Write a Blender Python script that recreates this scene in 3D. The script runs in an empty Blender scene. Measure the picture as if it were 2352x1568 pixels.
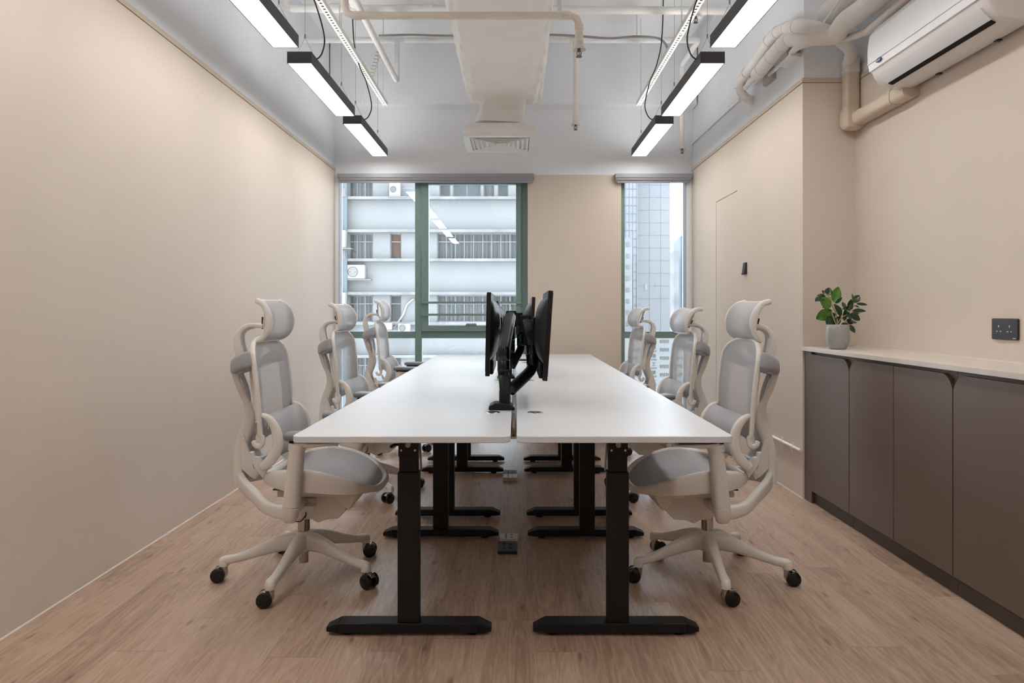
import bpy, math, random
from mathutils import Vector as V, Matrix
random.seed(7)
PI = math.pi
sc = bpy.context.scene
col = sc.collection

# ------------------------------------------------------------------ camera, sky, exposure
F = 1633.0                      # focal length in pixels of the 2352 px wide frame
cam = bpy.data.cameras.new('camera')
cam.sensor_width = 36.0
cam.lens = F / 2352 * 36
cam.shift_x = -8 / 2352
cam.shift_y = -68 / 2352
cam.clip_start = 0.05
cam.clip_end = 1000
camo = bpy.data.objects.new('camera', cam)
camo.location = (0, 0, 1.14)
camo.rotation_euler = (PI / 2, 0, 0)
col.objects.link(camo)
sc.camera = camo
SKY = 7.5
LAMP = 11.0
w = bpy.data.worlds.new('sky')
w.use_nodes = True
sc.world = w
wn = w.node_tree
bg = wn.nodes['Background']
tc = wn.nodes.new('ShaderNodeTexCoord')
ns = wn.nodes.new('ShaderNodeTexNoise')
ns.inputs['Scale'].default_value = 2.2
ns.inputs['Detail'].default_value = 5
cr = wn.nodes.new('ShaderNodeValToRGB')
cr.color_ramp.elements[0].position = 0.3
cr.color_ramp.elements[0].color = (0.80, 0.90, 1.0, 1)
cr.color_ramp.elements[1].position = 0.7
cr.color_ramp.elements[1].color = (0.92, 0.97, 1.03, 1)
wn.links.new(tc.outputs['Generated'], ns.inputs['Vector'])
wn.links.new(ns.outputs['Fac'], cr.inputs['Fac'])
wn.links.new(cr.outputs['Color'], bg.inputs['Color'])
bg.inputs['Strength'].default_value = SKY
vs = sc.view_settings
vs.view_transform = 'Standard'
vs.look = 'None'
vs.gamma = 1
vs.use_curve_mapping = False
vs.exposure = 0.6
sc.cycles.max_bounces = 10
sc.cycles.transparent_max_bounces = 24
sc.cycles.sample_clamp_indirect = 6

# ------------------------------------------------------------------ pixel helpers (frame 2352x1568)
def PX(px, py, x):              # point of the vertical plane X = x seen at a pixel
    d = x * F / (px - 1184)
    return V((x, d, 1.14 - (py - 716) * d / F))
def PD(px, py, d):              # point at depth d
    return V(((px - 1184) * d / F, d, 1.14 - (py - 716) * d / F))

# ------------------------------------------------------------------ materials
def lin(c):
    c = c / 255.0
    return c / 12.92 if c <= 0.04045 else ((c + 0.055) / 1.055) ** 2.4
def mat(name, rgb, rough=0.5, metal=0.0, var=0.03, scale=6.0, bump=0.0, bscale=None, spec=0.5, coat=0.0, stretch=None):
    m = bpy.data.materials.new(name)
    m.use_nodes = True
    nt = m.node_tree
    b = nt.nodes['Principled BSDF']
    c = [lin(x) for x in rgb]
    co = nt.nodes.new('ShaderNodeTexCoord')
    mp = nt.nodes.new('ShaderNodeMapping')
    if stretch:
        mp.inputs['Scale'].default_value = stretch
    nt.links.new(co.outputs['Object'], mp.inputs['Vector'])
    n = nt.nodes.new('ShaderNodeTexNoise')
    n.inputs['Scale'].default_value = scale
    n.inputs['Detail'].default_value = 4
    nt.links.new(mp.outputs['Vector'], n.inputs['Vector'])
    r = nt.nodes.new('ShaderNodeValToRGB')
    r.color_ramp.elements[0].position = 0.3
    r.color_ramp.elements[1].position = 0.7
    r.color_ramp.elements[0].color = tuple(x * (1 - var) for x in c) + (1,)
    r.color_ramp.elements[1].color = tuple(min(1, x * (1 + var)) for x in c) + (1,)
    nt.links.new(n.outputs['Fac'], r.inputs['Fac'])
    nt.links.new(r.outputs['Color'], b.inputs['Base Color'])
    b.inputs['Roughness'].default_value = rough
    b.inputs['Metallic'].default_value = metal
    b.inputs['Specular IOR Level'].default_value = spec
    b.inputs['Coat Weight'].default_value = coat
    if bump:
        n2 = nt.nodes.new('ShaderNodeTexNoise')
        n2.inputs['Scale'].default_value = bscale or scale * 4
        n2.inputs['Detail'].default_value = 5
        nt.links.new(mp.outputs['Vector'], n2.inputs['Vector'])
        bp = nt.nodes.new('ShaderNodeBump')
        bp.inputs['Strength'].default_value = 0.6
        bp.inputs['Distance'].default_value = bump
        nt.links.new(n2.outputs['Fac'], bp.inputs['Height'])
        nt.links.new(bp.outputs['Normal'], b.inputs['Normal'])
    return m
def N(nt, t, **kw):
    n = nt.nodes.new(t)
    for k, v in kw.items():
        setattr(n, k, v)
    return n
def mth(nt, op, a, b=None, c=None):
    n = nt.nodes.new('ShaderNodeMath')
    n.operation = op
    for i, x in enumerate((a, b, c)):
        if x is None:
            continue
        if isinstance(x, (int, float)):
            n.inputs[i].default_value = x
        else:
            nt.links.new(x, n.inputs[i])
    return n.outputs[0]

m_beige = mat('beige wall paper', (213, 200, 187), 0.75, var=0.015, scale=3, bump=0.0004, bscale=160, spec=0.3)
m_beige2 = mat('beige trim', (200, 185, 166), 0.6, var=0.02, spec=0.3)
m_upper = mat('pale grey wall paint', (231, 234, 238), 0.8, var=0.02, scale=2.5, bump=0.0008, bscale=60, spec=0.2)
m_ceil = mat('white slab paint', (231, 234, 237), 0.85, var=0.03, scale=3, bump=0.002, bscale=40, spec=0.2)
m_pipe = mat('white painted pipe', (240, 239, 237), 0.45, var=0.03, scale=12, bump=0.0006, bscale=60)
m_pipeb = mat('cream painted pipe', (236, 228, 220), 0.5, var=0.04, scale=12)
m_wrap = mat('wrapped insulation', (236, 232, 228), 0.7, var=0.04, scale=9, bump=0.006, bscale=14)
m_duct = mat('white cloth duct wrap', (246, 245, 243), 0.7, var=0.03, scale=5, bump=0.006, bscale=9)
m_trunkb = mat('beige trunking', (206, 189, 169), 0.5, var=0.02)
m_trunkw = mat('white trunking', (224, 218, 212), 0.5, var=0.02)
m_steelw = mat('white painted steel', (232, 232, 230), 0.5, var=0.02)
m_concrete = mat('rough plaster lump', (196, 184, 178), 0.95, var=0.15, scale=40, bump=0.01, bscale=60)
m_desk = mat('white laminate desk top', (212, 214, 217), 0.34, var=0.01, spec=0.4)
m_black = mat('black powder coat', (14, 14, 15), 0.55, var=0.08, spec=0.35, scale=60, bump=0.0002, bscale=400)
m_bplast = mat('black plastic', (13, 13, 14), 0.45, var=0.05, spec=0.3, scale=30)
m_bgloss = mat('glossy black caster', (12, 12, 13), 0.22, var=0.05)
m_dgrey = mat('dark grey plastic', (38, 38, 40), 0.5, var=0.05)
m_chrome = mat('chrome', (190, 186, 182), 0.16, 1.0, var=0.02)
m_steel = mat('dull steel', (150, 146, 142), 0.35, 1.0, var=0.05)
m_bronze = mat('sprinkler metal', (120, 98, 84), 0.35, 1.0, var=0.1)
m_screen = mat('screen glass', (8, 9, 11), 0.15, var=0.02)
m_cw = mat('off white chair plastic', (225, 220, 214), 0.42, var=0.01)
m_cg = mat('grey chair plastic', (166, 169, 175), 0.45, var=0.02)
m_cgd = mat('grey arm pad', (122, 124, 129), 0.5, var=0.03)
m_red = mat('red tag', (190, 40, 45), 0.5, var=0.05)
m_housing = mat('charcoal lamp housing', (62, 63, 66), 0.5, var=0.05)
m_wire = mat('steel wire', (120, 120, 122), 0.4, 0.6)
m_cable = mat('black cable', (22, 22, 24), 0.5)
m_green = mat('green window frame', (114, 140, 135), 0.5, var=0.06, scale=20)
m_blind = mat('grey roller blind', (150, 150, 155), 0.6, var=0.03)
m_gap = mat('painted recess shade', (20, 18, 17), 0.9)  # near-black colour for the shade up inside the air diffuser
m_cab = mat('taupe cabinet board', (102, 85, 73), 0.5, var=0.03, scale=4, bump=0.0002, bscale=300)
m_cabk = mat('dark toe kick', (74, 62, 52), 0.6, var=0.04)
m_stone = mat('pale veined stone', (212, 201, 190), 0.35, var=0.07, scale=7, stretch=(3, 1, 1))
m_acw = mat('glossy white air conditioner', (226, 226, 228), 0.33, var=0.01, spec=0.35)
m_acp = mat('satin white plastic', (222, 217, 213), 0.4, var=0.01)
m_blue = mat('blue badge', (52, 74, 120), 0.4)
m_socket = mat('matt charcoal plate', (34, 34, 37), 0.5, var=0.03)
m_sockg = mat('grey socket plate', (206, 201, 195), 0.4, var=0.03)
m_hole = mat('socket hole', (4, 4, 4), 0.9)
m_bead = mat('cream sealant bead', (222, 212, 196), 0.6)
m_brass = mat('bronze rail', (130, 104, 78), 0.4, 0.6)
m_yellow = mat('yellow green wire', (166, 160, 96), 0.5)
# exterior
m_fac = mat('pale render facade', (93, 94, 94), 0.9, var=0.04, scale=0.5, spec=0.1)
m_ledge = mat('weathered ledge', (89, 89, 88), 0.9, var=0.2, scale=1.4, spec=0.1)
m_facb = mat('pale blue render', (69, 77, 79), 0.9, var=0.05, scale=0.6, spec=0.1)
m_alu = mat('aluminium window frame', (77, 76, 76), 0.5, 0.0, var=0.03)
m_curt = mat('pale curtain', (89, 89, 87), 0.9, var=0.1, scale=2.5, stretch=(9, 1, 0.6), spec=0.1)
m_curto = mat('orange brown curtain', (81, 58, 46), 0.9, var=0.2, scale=2, spec=0.1)
m_dark = mat('dim room behind glass', (66, 67, 68), 0.6, var=0.2, scale=0.8)
m_acout = mat('outdoor unit casing', (109, 108, 106), 0.6, var=0.05)
m_grill = mat('fan grille grey', (62, 62, 62), 0.7)
m_tower = mat('pale tower cladding', (96, 97, 99), 0.8, var=0.03, scale=0.1, spec=0.1)
m_towerj = mat('cladding joint', (86, 87, 88), 0.8)
m_twglass = mat('tower glass bands', (90, 94, 99), 0.5, var=0.12, scale=0.2)
m_twdark = mat('old block facade', (92, 93, 96), 0.9, var=0.2, scale=0.35)
m_bluebld = mat('blue grey cladding', (88, 95, 99), 0.6, var=0.06, scale=0.1)
m_blueb2 = mat('blue glass strips', (61, 75, 82), 0.4, var=0.1, scale=0.2)
m_letter = mat('grey painted letters', (52, 54, 54), 0.9)
m_street = mat('street', (85, 84, 83), 0.9, var=0.1, scale=0.05)
m_leafd = mat('dark glossy leaf', (28, 62, 34), 0.3, var=0.3, scale=30, coat=0.2)
m_leafb = mat('bright leaf', (78, 128, 36), 0.35, var=0.25, scale=30, coat=0.2)
m_stem = mat('pale stem', (176, 150, 116), 0.7)

def pot_material():
    m = mat('speckled grey glaze', (158, 158, 156), 0.35, var=0.16, scale=220, bump=0.0012, bscale=90, coat=0.3)
    return m
m_pot = pot_material()

def floor_material():
    m = bpy.data.materials.new('oak plank floor')
    m.use_nodes = True
    nt = m.node_tree
    L = nt.links
    b = nt.nodes['Principled BSDF']
    co = N(nt, 'ShaderNodeTexCoord')
    sep = N(nt, 'ShaderNodeSeparateXYZ')
    L.new(co.outputs['Object'], sep.inputs[0])
    X, Y = sep.outputs[0], sep.outputs[1]
    W, LEN = 0.178, 1.22
    xi = mth(nt, 'DIVIDE', mth(nt, 'ADD', X, 20.40), W)
    ix = mth(nt, 'FLOOR', xi)
    fx = mth(nt, 'FRACT', xi)
    wn1 = N(nt, 'ShaderNodeTexWhiteNoise', noise_dimensions='1D')
    L.new(ix, wn1.inputs['W'])
    yo = mth(nt, 'MULTIPLY_ADD', wn1.outputs['Value'], 7.3, mth(nt, 'DIVIDE', mth(nt, 'ADD', Y, 12.0), LEN))
    iy = mth(nt, 'FLOOR', yo)
    fy = mth(nt, 'FRACT', yo)
    cmb = N(nt, 'ShaderNodeCombineXYZ')
    L.new(ix, cmb.inputs[0]); L.new(iy, cmb.inputs[1])
    wn2 = N(nt, 'ShaderNodeTexWhiteNoise', noise_dimensions='2D')
    L.new(cmb.outputs[0], wn2.inputs['Vector'])
    rnd = wn2.outputs['Value']
    # grain coordinates, shifted for every plank
    gx = mth(nt, 'MULTIPLY_ADD', rnd, 31.0, mth(nt, 'MULTIPLY', X, 1.0))
    cg = N(nt, 'ShaderNodeCombineXYZ')
    L.new(mth(nt, 'MULTIPLY', gx, 60.0), cg.inputs[0])
    L.new(mth(nt, 'MULTIPLY', Y, 2.2), cg.inputs[1])
    L.new(mth(nt, 'MULTIPLY', rnd, 50.0), cg.inputs[2])
    n1 = N(nt, 'ShaderNodeTexNoise')
    n1.inputs['Scale'].default_value = 1.6
    n1.inputs['Detail'].default_value = 7
    n1.inputs['Roughness'].default_value = 0.65
    L.new(cg.outputs[0], n1.inputs['Vector'])
    cg2 = N(nt, 'ShaderNodeCombineXYZ')
    L.new(mth(nt, 'MULTIPLY', gx, 9.0), cg2.inputs[0])
    L.new(mth(nt, 'MULTIPLY', Y, 1.1), cg2.inputs[1])
    L.new(mth(nt, 'MULTIPLY', rnd, 20.0), cg2.inputs[2])
    n2 = N(nt, 'ShaderNodeTexNoise')
    n2.inputs['Scale'].default_value = 1.0
    n2.inputs['Detail'].default_value = 2
    L.new(cg2.outputs[0], n2.inputs['Vector'])
    ring = mth(nt, 'FRACT', mth(nt, 'MULTIPLY', n2.outputs['Fac'], 14.0))
    ring = mth(nt, 'POWER', mth(nt, 'ABSOLUTE', mth(nt, 'SUBTRACT', ring, 0.5)), 2.0)
    def dev(x, mean, amp):
        return mth(nt, 'MULTIPLY', mth(nt, 'SUBTRACT', x, mean), amp)
    g = mth(nt, 'ADD', dev(n1.outputs['Fac'], 0.5, 0.60), dev(ring, 0.08, 0.55))
    g = mth(nt, 'ADD', g, dev(n2.outputs['Fac'], 0.5, 0.55))
    g = mth(nt, 'ADD', g, dev(rnd, 0.5, 0.16))
    cg3 = N(nt, 'ShaderNodeCombineXYZ')
    L.new(mth(nt, 'MULTIPLY', gx, 420.0), cg3.inputs[0])
    L.new(mth(nt, 'MULTIPLY', Y, 14.0), cg3.inputs[1])
    n3 = N(nt, 'ShaderNodeTexNoise')
    n3.inputs['Scale'].default_value = 1.0
    n3.inputs['Detail'].default_value = 3
    L.new(cg3.outputs[0], n3.inputs['Vector'])
    g = mth(nt, 'ADD', g, dev(n3.outputs['Fac'], 0.5, 0.45))
    # knots: sparse dark flecks drawn out along the plank
    ck = N(nt, 'ShaderNodeCombineXYZ')
    L.new(mth(nt, 'MULTIPLY', gx, 5.0), ck.inputs[0])
    L.new(mth(nt, 'MULTIPLY', Y, 1.35), ck.inputs[1])
    vo = N(nt, 'ShaderNodeTexVoronoi', voronoi_dimensions='2D')
    vo.inputs['Scale'].default_value = 1.0
    L.new(ck.outputs[0], vo.inputs['Vector'])
    kn = mth(nt, 'MAXIMUM', mth(nt, 'SUBTRACT', 0.055, vo.outputs['Distance']), 0.0)
    g = mth(nt, 'SUBTRACT', g, mth(nt, 'MULTIPLY', kn, 7.0))
    g = mth(nt, 'ADD', g, 0.5)
    r = N(nt, 'ShaderNodeValToRGB')
    e = r.color_ramp.elements
    e[0].position = 0.15; e[0].color = (lin(126), lin(99), lin(80), 1)
    e[1].position = 0.85; e[1].color = (lin(200), lin(175), lin(155), 1)
    k = e.new(0.5); k.color = (lin(174), lin(147), lin(126), 1)
    L.new(g, r.inputs['Fac'])
    # joints
    jx = mth(nt, 'LESS_THAN', mth(nt, 'MINIMUM', fx, mth(nt, 'SUBTRACT', 1.0, fx)), 0.006)
    jy = mth(nt, 'LESS_THAN', mth(nt, 'MINIMUM', fy, mth(nt, 'SUBTRACT', 1.0, fy)), 0.0012)
    j = mth(nt, 'MAXIMUM', mth(nt, 'MULTIPLY', jx, 0.35), jy)
    mx = N(nt, 'ShaderNodeMix', data_type='RGBA')
    L.new(mth(nt, 'MULTIPLY', j, 0.45), mx.inputs['Factor'])
    L.new(r.outputs['Color'], mx.inputs['A'])
    mx.inputs['B'].default_value = (lin(96), lin(74), lin(60), 1)
    L.new(mx.outputs['Result'], b.inputs['Base Color'])
    b.inputs['Roughness'].default_value = 0.42
    b.inputs['Specular IOR Level'].default_value = 0.45
    bp = N(nt, 'ShaderNodeBump')
    bp.inputs['Strength'].default_value = 0.25
    bp.inputs['Distance'].default_value = 0.001
    L.new(g, bp.inputs['Height'])
    L.new(bp.outputs['Normal'], b.inputs['Normal'])
    return m
m_floor = floor_material()

def glass_material():
    m = bpy.data.materials.new('window glass')
    m.use_nodes = True
    nt = m.node_tree
    nt.nodes.remove(nt.nodes['Principled BSDF'])
    out = nt.nodes['Material Output']
    t = N(nt, 'ShaderNodeBsdfTransparent')
    t.inputs[0].default_value = (0.93, 0.95, 0.96, 1)
    g = N(nt, 'ShaderNodeBsdfGlossy')
    g.inputs['Roughness'].default_value = 0.0
    fr = N(nt, 'ShaderNodeFresnel')
    fr.inputs['IOR'].default_value = 1.6
    mx = N(nt, 'ShaderNodeMixShader')
    nt.links.new(fr.outputs[0], mx.inputs[0])
    nt.links.new(t.outputs[0], mx.inputs[1])
    nt.links.new(g.outputs[0], mx.inputs[2])
    nt.links.new(mx.outputs[0], out.inputs['Surface'])
    return m
m_glass = glass_material()
m_glass_far = m_glass.copy()
m_glass_far.name = 'distant window pane'
for n_ in m_glass_far.node_tree.nodes:
    if n_.type == 'FRESNEL':
        n_.inputs['IOR'].default_value = 1.18

def emit_material():
    m = bpy.data.materials.new('lit diffuser')
    m.use_nodes = True
    nt = m.node_tree
    b = nt.nodes['Principled BSDF']
    b.inputs['Base Color'].default_value = (0.8, 0.8, 0.8, 1)
    b.inputs['Emission Color'].default_value = (1.0, 0.975, 0.95, 1)
    b.inputs['Emission Strength'].default_value = LAMP
    return m
m_emit = emit_material()
m_emit_up = m_emit.copy(); m_emit_up.name = 'added uplight glow'
m_emit_up.node_tree.nodes['Principled BSDF'].inputs['Emission Strength'].default_value = LAMP * .46  # upward glow added so the ceiling gets brighter

def weave_material():            # chair mesh: see-through cloth with light stripes (UV in metres), weight from 'dens'
    m = bpy.data.materials.new('grey woven chair mesh')
    m.use_nodes = True
    nt = m.node_tree
    L = nt.links
    b = nt.nodes['Principled BSDF']
    out = nt.nodes['Material Output']
    uv = N(nt, 'ShaderNodeUVMap')
    sep = N(nt, 'ShaderNodeSeparateXYZ')
    L.new(uv.outputs[0], sep.inputs[0])
    u, v = sep.outputs[0], sep.outputs[1]
    st = mth(nt, 'LESS_THAN', mth(nt, 'FRACT', mth(nt, 'DIVIDE', v, 0.0050)), 0.30)
    dash = mth(nt, 'LESS_THAN', mth(nt, 'FRACT', mth(nt, 'DIVIDE', u, 0.0060)), 0.70)
    st = mth(nt, 'MULTIPLY', st, dash)
    at = N(nt, 'ShaderNodeAttribute', attribute_name='dens')
    den = N(nt, 'ShaderNodeMapRange')
    den.inputs['From Min'].default_value = 0.6
    den.inputs['From Max'].default_value = 0.9
    L.new(at.outputs['Fac'], den.inputs['Value'])
    ma = N(nt, 'ShaderNodeMix', data_type='RGBA')
    L.new(den.outputs[0], ma.inputs['Factor'])
    ma.inputs['A'].default_value = (lin(198), lin(198), lin(200), 1)
    ma.inputs['B'].default_value = (lin(163), lin(163), lin(167), 1)
    mx = N(nt, 'ShaderNodeMix', data_type='RGBA')
    L.new(st, mx.inputs['Factor'])
    L.new(ma.outputs['Result'], mx.inputs['A'])
    mx.inputs['B'].default_value = (lin(222), lin(221), lin(221), 1)
    L.new(mx.outputs['Result'], b.inputs['Base Color'])
    b.inputs['Roughness'].default_value = 0.7
    b.inputs['Specular IOR Level'].default_value = 0.2
    t = N(nt, 'ShaderNodeBsdfTransparent')
    op = mth(nt, 'MAXIMUM', at.outputs['Fac'], mth(nt, 'MULTIPLY', st, 0.9))
    ms = N(nt, 'ShaderNodeMixShader')
    L.new(op, ms.inputs[0])
    L.new(t.outputs[0], ms.inputs[1])
    L.new(b.outputs[0], ms.inputs[2])
    L.new(ms.outputs[0], out.inputs['Surface'])
    return m
m_weave = weave_material()

# ------------------------------------------------------------------ mesh building
def cat_rom(pts, n=6):
    P = [V(p) for p in pts]
    out = []
    for i in range(len(P) - 1):
        p0 = P[max(i - 1, 0)]; p1 = P[i]; p2 = P[i + 1]; p3 = P[min(i + 2, len(P) - 1)]
        for k in range(n):
            t = k / n
            out.append(0.5 * ((2 * p1) + (p2 - p0) * t + (2 * p0 - 5 * p1 + 4 * p2 - p3) * t * t + (3 * p1 - p0 - 3 * p2 + p3) * t ** 3))
    out.append(P[-1])
    return out
def lerp_list(vals, m):
    out = []
    for i in range(m):
        t = i / (m - 1) * (len(vals) - 1)
        k = min(int(t), len(vals) - 2)
        f = t - k
        a, b = vals[k], vals[k + 1]
        if isinstance(a, tuple):
            out.append(tuple(x + (y - x) * f for x, y in zip(a, b)))
        else:
            out.append(a + (b - a) * f)
    return out
class MB:
    def __init__(s):
        s.v = []; s.f = []; s.uv = {}; s.dens = None
    def add(s, vs, fs):
        o = len(s.v)
        s.v += [V(p) for p in vs]
        s.f += [tuple(o + i for i in f) for f in fs]
        return o
    def box(s, x0, x1, y0, y1, z0, z1):
        x0, x1 = min(x0, x1), max(x0, x1); y0, y1 = min(y0, y1), max(y0, y1); z0, z1 = min(z0, z1), max(z0, z1)
        s.add([(x0, y0, z0), (x1, y0, z0), (x1, y1, z0), (x0, y1, z0), (x0, y0, z1), (x1, y0, z1), (x1, y1, z1), (x0, y1, z1)],
              [(0, 3, 2, 1), (4, 5, 6, 7), (0, 1, 5, 4), (1, 2, 6, 5), (2, 3, 7, 6), (3, 0, 4, 7)])
        return s
    def tube(s, pts, r, n=12, ref=None, power=2.0, caps=True, smooth=0, rnd=0.0):
        """sweep; r = number, tuple (side, up) or a list of them; ref = fixed side direction"""
        P = cat_rom(pts, smooth) if smooth else [V(p) for p in pts]
        m = len(P)
        R = r if isinstance(r, list) else [r] * 2
        R = lerp_list([x if isinstance(x, tuple) else (x, x) for x in R], m)
        T = []
        for i in range(m):
            a = P[max(i - 1, 0)]; b = P[min(i + 1, m - 1)]
            t = (b - a)
            T.append(t.normalized() if t.length > 1e-9 else V((0, 0, 1)))
        if rnd:
            P = [P[0] - T[0] * rnd, P[0] - T[0] * rnd * 0.75] + P + [P[-1] + T[-1] * rnd * 0.75, P[-1] + T[-1] * rnd]
            T = [T[0], T[0]] + T + [T[-1], T[-1]]
            R = [tuple(x * 0.35 for x in R[0]), tuple(x * 0.75 for x in R[0])] + R + [tuple(x * 0.75 for x in R[-1]), tuple(x * 0.35 for x in R[-1])]
            m += 4
        side = None
        rings = []
        for i in range(m):
            t = T[i]
            if ref is not None:
                q = V(ref) - t * V(ref).dot(t)
                side = q.normalized() if q.length > 1e-6 else side
            else:
                if side is None:
                    h = V((0, 0, 1)) if abs(t.z) < 0.9 else V((1, 0, 0))
                    side = t.cross(h).normalized()
                side = (side - t * side.dot(t)).normalized()
            up = side.cross(t)
            ring = []
            for k in range(n):
                a = 2 * PI * (k + 0.5) / n
                c, d = math.cos(a), math.sin(a)
                cc = math.copysign(abs(c) ** (2 / power), c); dd = math.copysign(abs(d) ** (2 / power), d)
                ring.append(P[i] + side * cc * R[i][0] + up * dd * R[i][1])
            rings.append(ring)
        o = len(s.v)
        for ring in rings:
            s.v += ring
        for i in range(m - 1):
            for k in range(n):
                a = o + i * n + k; b = o + i * n + (k + 1) % n
                s.f.append((a, b, b + n, a + n))
        if caps:
            s.f.append(tuple(o + k for k in reversed(range(n))))
            s.f.append(tuple(o + (m - 1) * n + k for k in range(n)))
        return s
    def cyl(s, p0, p1, r0, r1=None, n=20):
        return s.tube([p0, p1], [r0, r0 if r1 is None else r1], n)
    def lathe(s, prof, c=(0, 0, 0), n=32, axis='z', caps=True):
        o = len(s.v)
        for r, h in prof:
            for k in range(n):
                a = 2 * PI * k / n
                p = (r * math.cos(a), r * math.sin(a), h)
                if axis == 'x': p = (p[2], p[0], p[1])
                if axis == 'y': p = (p[1], p[2], p[0])
                s.v.append(V(c) + V(p))
        m = len(prof)
        for i in range(m - 1):
            for k in range(n):
                a = o + i * n + k; b = o + i * n + (k + 1) % n
                s.f.append((a, b, b + n, a + n))
        if caps:
            s.f.append(tuple(o + k for k in reversed(range(n))))
            s.f.append(tuple(o + (m - 1) * n + k for k in range(n)))
        return s
    def prism(s, poly, a0, a1, axis='y'):
        n = len(poly)
        def mk(p, a):
            return {'x': (a, p[0], p[1]), 'y': (p[0], a, p[1]), 'z': (p[0], p[1], a)}[axis]
        s.add([mk(p, a0) for p in poly] + [mk(p, a1) for p in poly],
              [tuple(range(n)), tuple(reversed(range(n, 2 * n)))] + [(i, i + n, (i + 1) % n + n, (i + 1) % n) for i in range(n)])
        return s
    def grid(s, fn, nu, nv, uvfn=None, dens=None):
        o = len(s.v)
        if dens is not None and s.dens is None:
            s.dens = {}
        for j in range(nv + 1):
            for i in range(nu + 1):
                u, v = i / nu, j / nv
                s.v.append(V(fn(u, v)))
                if uvfn: s.uv[len(s.v) - 1] = uvfn(u, v)
                if dens is not None: s.dens[len(s.v) - 1] = dens(u, v) if callable(dens) else dens
        for j in range(nv):
            for i in range(nu):
                a = o + j * (nu + 1) + i
                s.f.append((a, a + 1, a + nu + 2, a + nu + 1))
        return s

def world_loc(o):
    p = V((0, 0, 0))
    while o is not None:
        p = p + o.location
        o = o.parent
    return p
def obj(name, mb, m, parent=None, world=False, smooth=True, bevel=0.0, seg=2, origin=None, solid=0.0, sharp=40):
    me = bpy.data.meshes.new(name)
    off = world_loc(parent) if (world and parent is not None) else V((0, 0, 0))
    if origin is not None:
        off = off + V(origin) if not (world and parent is not None) else V(origin)
    me.from_pydata([p - off for p in mb.v], [], mb.f)
    me.validate()
    me.update()
    if mb.uv:
        ul = me.uv_layers.new(name='UVMap')
        for lp in me.loops:
            ul.data[lp.index].uv = mb.uv.get(lp.vertex_index, (0, 0))
    if mb.dens:
        at = me.attributes.new('dens', 'FLOAT', 'POINT')
        for i in range(len(me.vertices)):
            at.data[i].value = mb.dens.get(i, 1.0)
    import bmesh
    bm = bmesh.new()
    bm.from_mesh(me)
    if not mb.uv and not solid:
        bmesh.ops.recalc_face_normals(bm, faces=bm.faces)
    if smooth:
        ang = math.radians(sharp)
        for f in bm.faces:
            f.smooth = True
        for e in bm.edges:
            if len(e.link_faces) == 2 and e.calc_face_angle(0) > ang:
                e.smooth = False
    bm.to_mesh(me)
    bm.free()
    ms = m if isinstance(m, (list, tuple)) else [m]
    for x in ms:
        me.materials.append(x)
    o = bpy.data.objects.new(name, me)
    col.objects.link(o)
    if origin is not None:
        o.location = V(origin) - (world_loc(parent) if (world and parent is not None) else V((0, 0, 0)))
    if parent is not None:
        o.parent = parent
    if solid:
        md = o.modifiers.new('solid', 'SOLIDIFY'); md.thickness = solid; md.offset = 0
    if bevel:
        md = o.modifiers.new('bevel', 'BEVEL'); md.width = bevel; md.segments = seg
        md.limit_method = 'ANGLE'; md.angle_limit = math.radians(35); md.harden_normals = True
    return o
def tag(o, label, cat, group=None):
    o['label'] = label; o['category'] = cat
    if group: o['group'] = group
    return o
def thing(name, label, cat, loc=(0, 0, 0), rz=0.0, group=None):
    o = bpy.data.objects.new(name, None)
    o.empty_display_size = 0.1
    o.location = loc; o.rotation_euler = (0, 0, rz)
    col.objects.link(o)
    return tag(o, label, cat, group)
def struct(name, mb, m, **k):
    o = obj(name, mb, m, **k)
    o['kind'] = 'structure'
    return o
def rrect(x0, x1, y0, y1, r, n=5):
    out = []
    for cx, cy, a0 in ((x1 - r, y1 - r, 0), (x0 + r, y1 - r, PI / 2), (x0 + r, y0 + r, PI), (x1 - r, y0 + r, 1.5 * PI)):
        for k in range(n + 1):
            a = a0 + PI / 2 * k / n
            out.append((cx + r * math.cos(a), cy + r * math.sin(a)))
    return out

# ------------------------------------------------------------------ room shell
XL, XR, XR2, YC, YB, YF, ZC = -1.79, 1.753, 2.075, 4.34, 7.06, -2.6, 3.74
ZP = 2.567
struct('floor', MB().box(XL - .1, XR2 + .1, YF - .1, YB + .2, -.08, 0), m_floor, smooth=False)
struct('ceiling', MB().box(XL - .1, XR2 + .2, YF - .1, YB + .3, ZC, ZC + .1), m_ceil, smooth=False)
struct('wall_left', MB().box(XL - .15, XL - .012, YF - .1, YB + .3, 0, ZC), m_upper, smooth=False)
struct('trim_1', MB().box(XL - .012, XL, YF, YB, 0, ZP - .03), m_beige, smooth=False)
struct('trim_2', MB().box(XL - .012, XL + .004, YF, YB, ZP - .027, ZP), m_beige2, smooth=False)
struct('baseboard_left', MB().prism([(XL, 0), (XL + .003, 0), (XL, .006)], YF, YB), m_bead, smooth=False)
struct('wall_behind', MB().box(XL - .1, XR2 + .2, YF - .15, YF, 0, ZC), m_beige, smooth=False)
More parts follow.
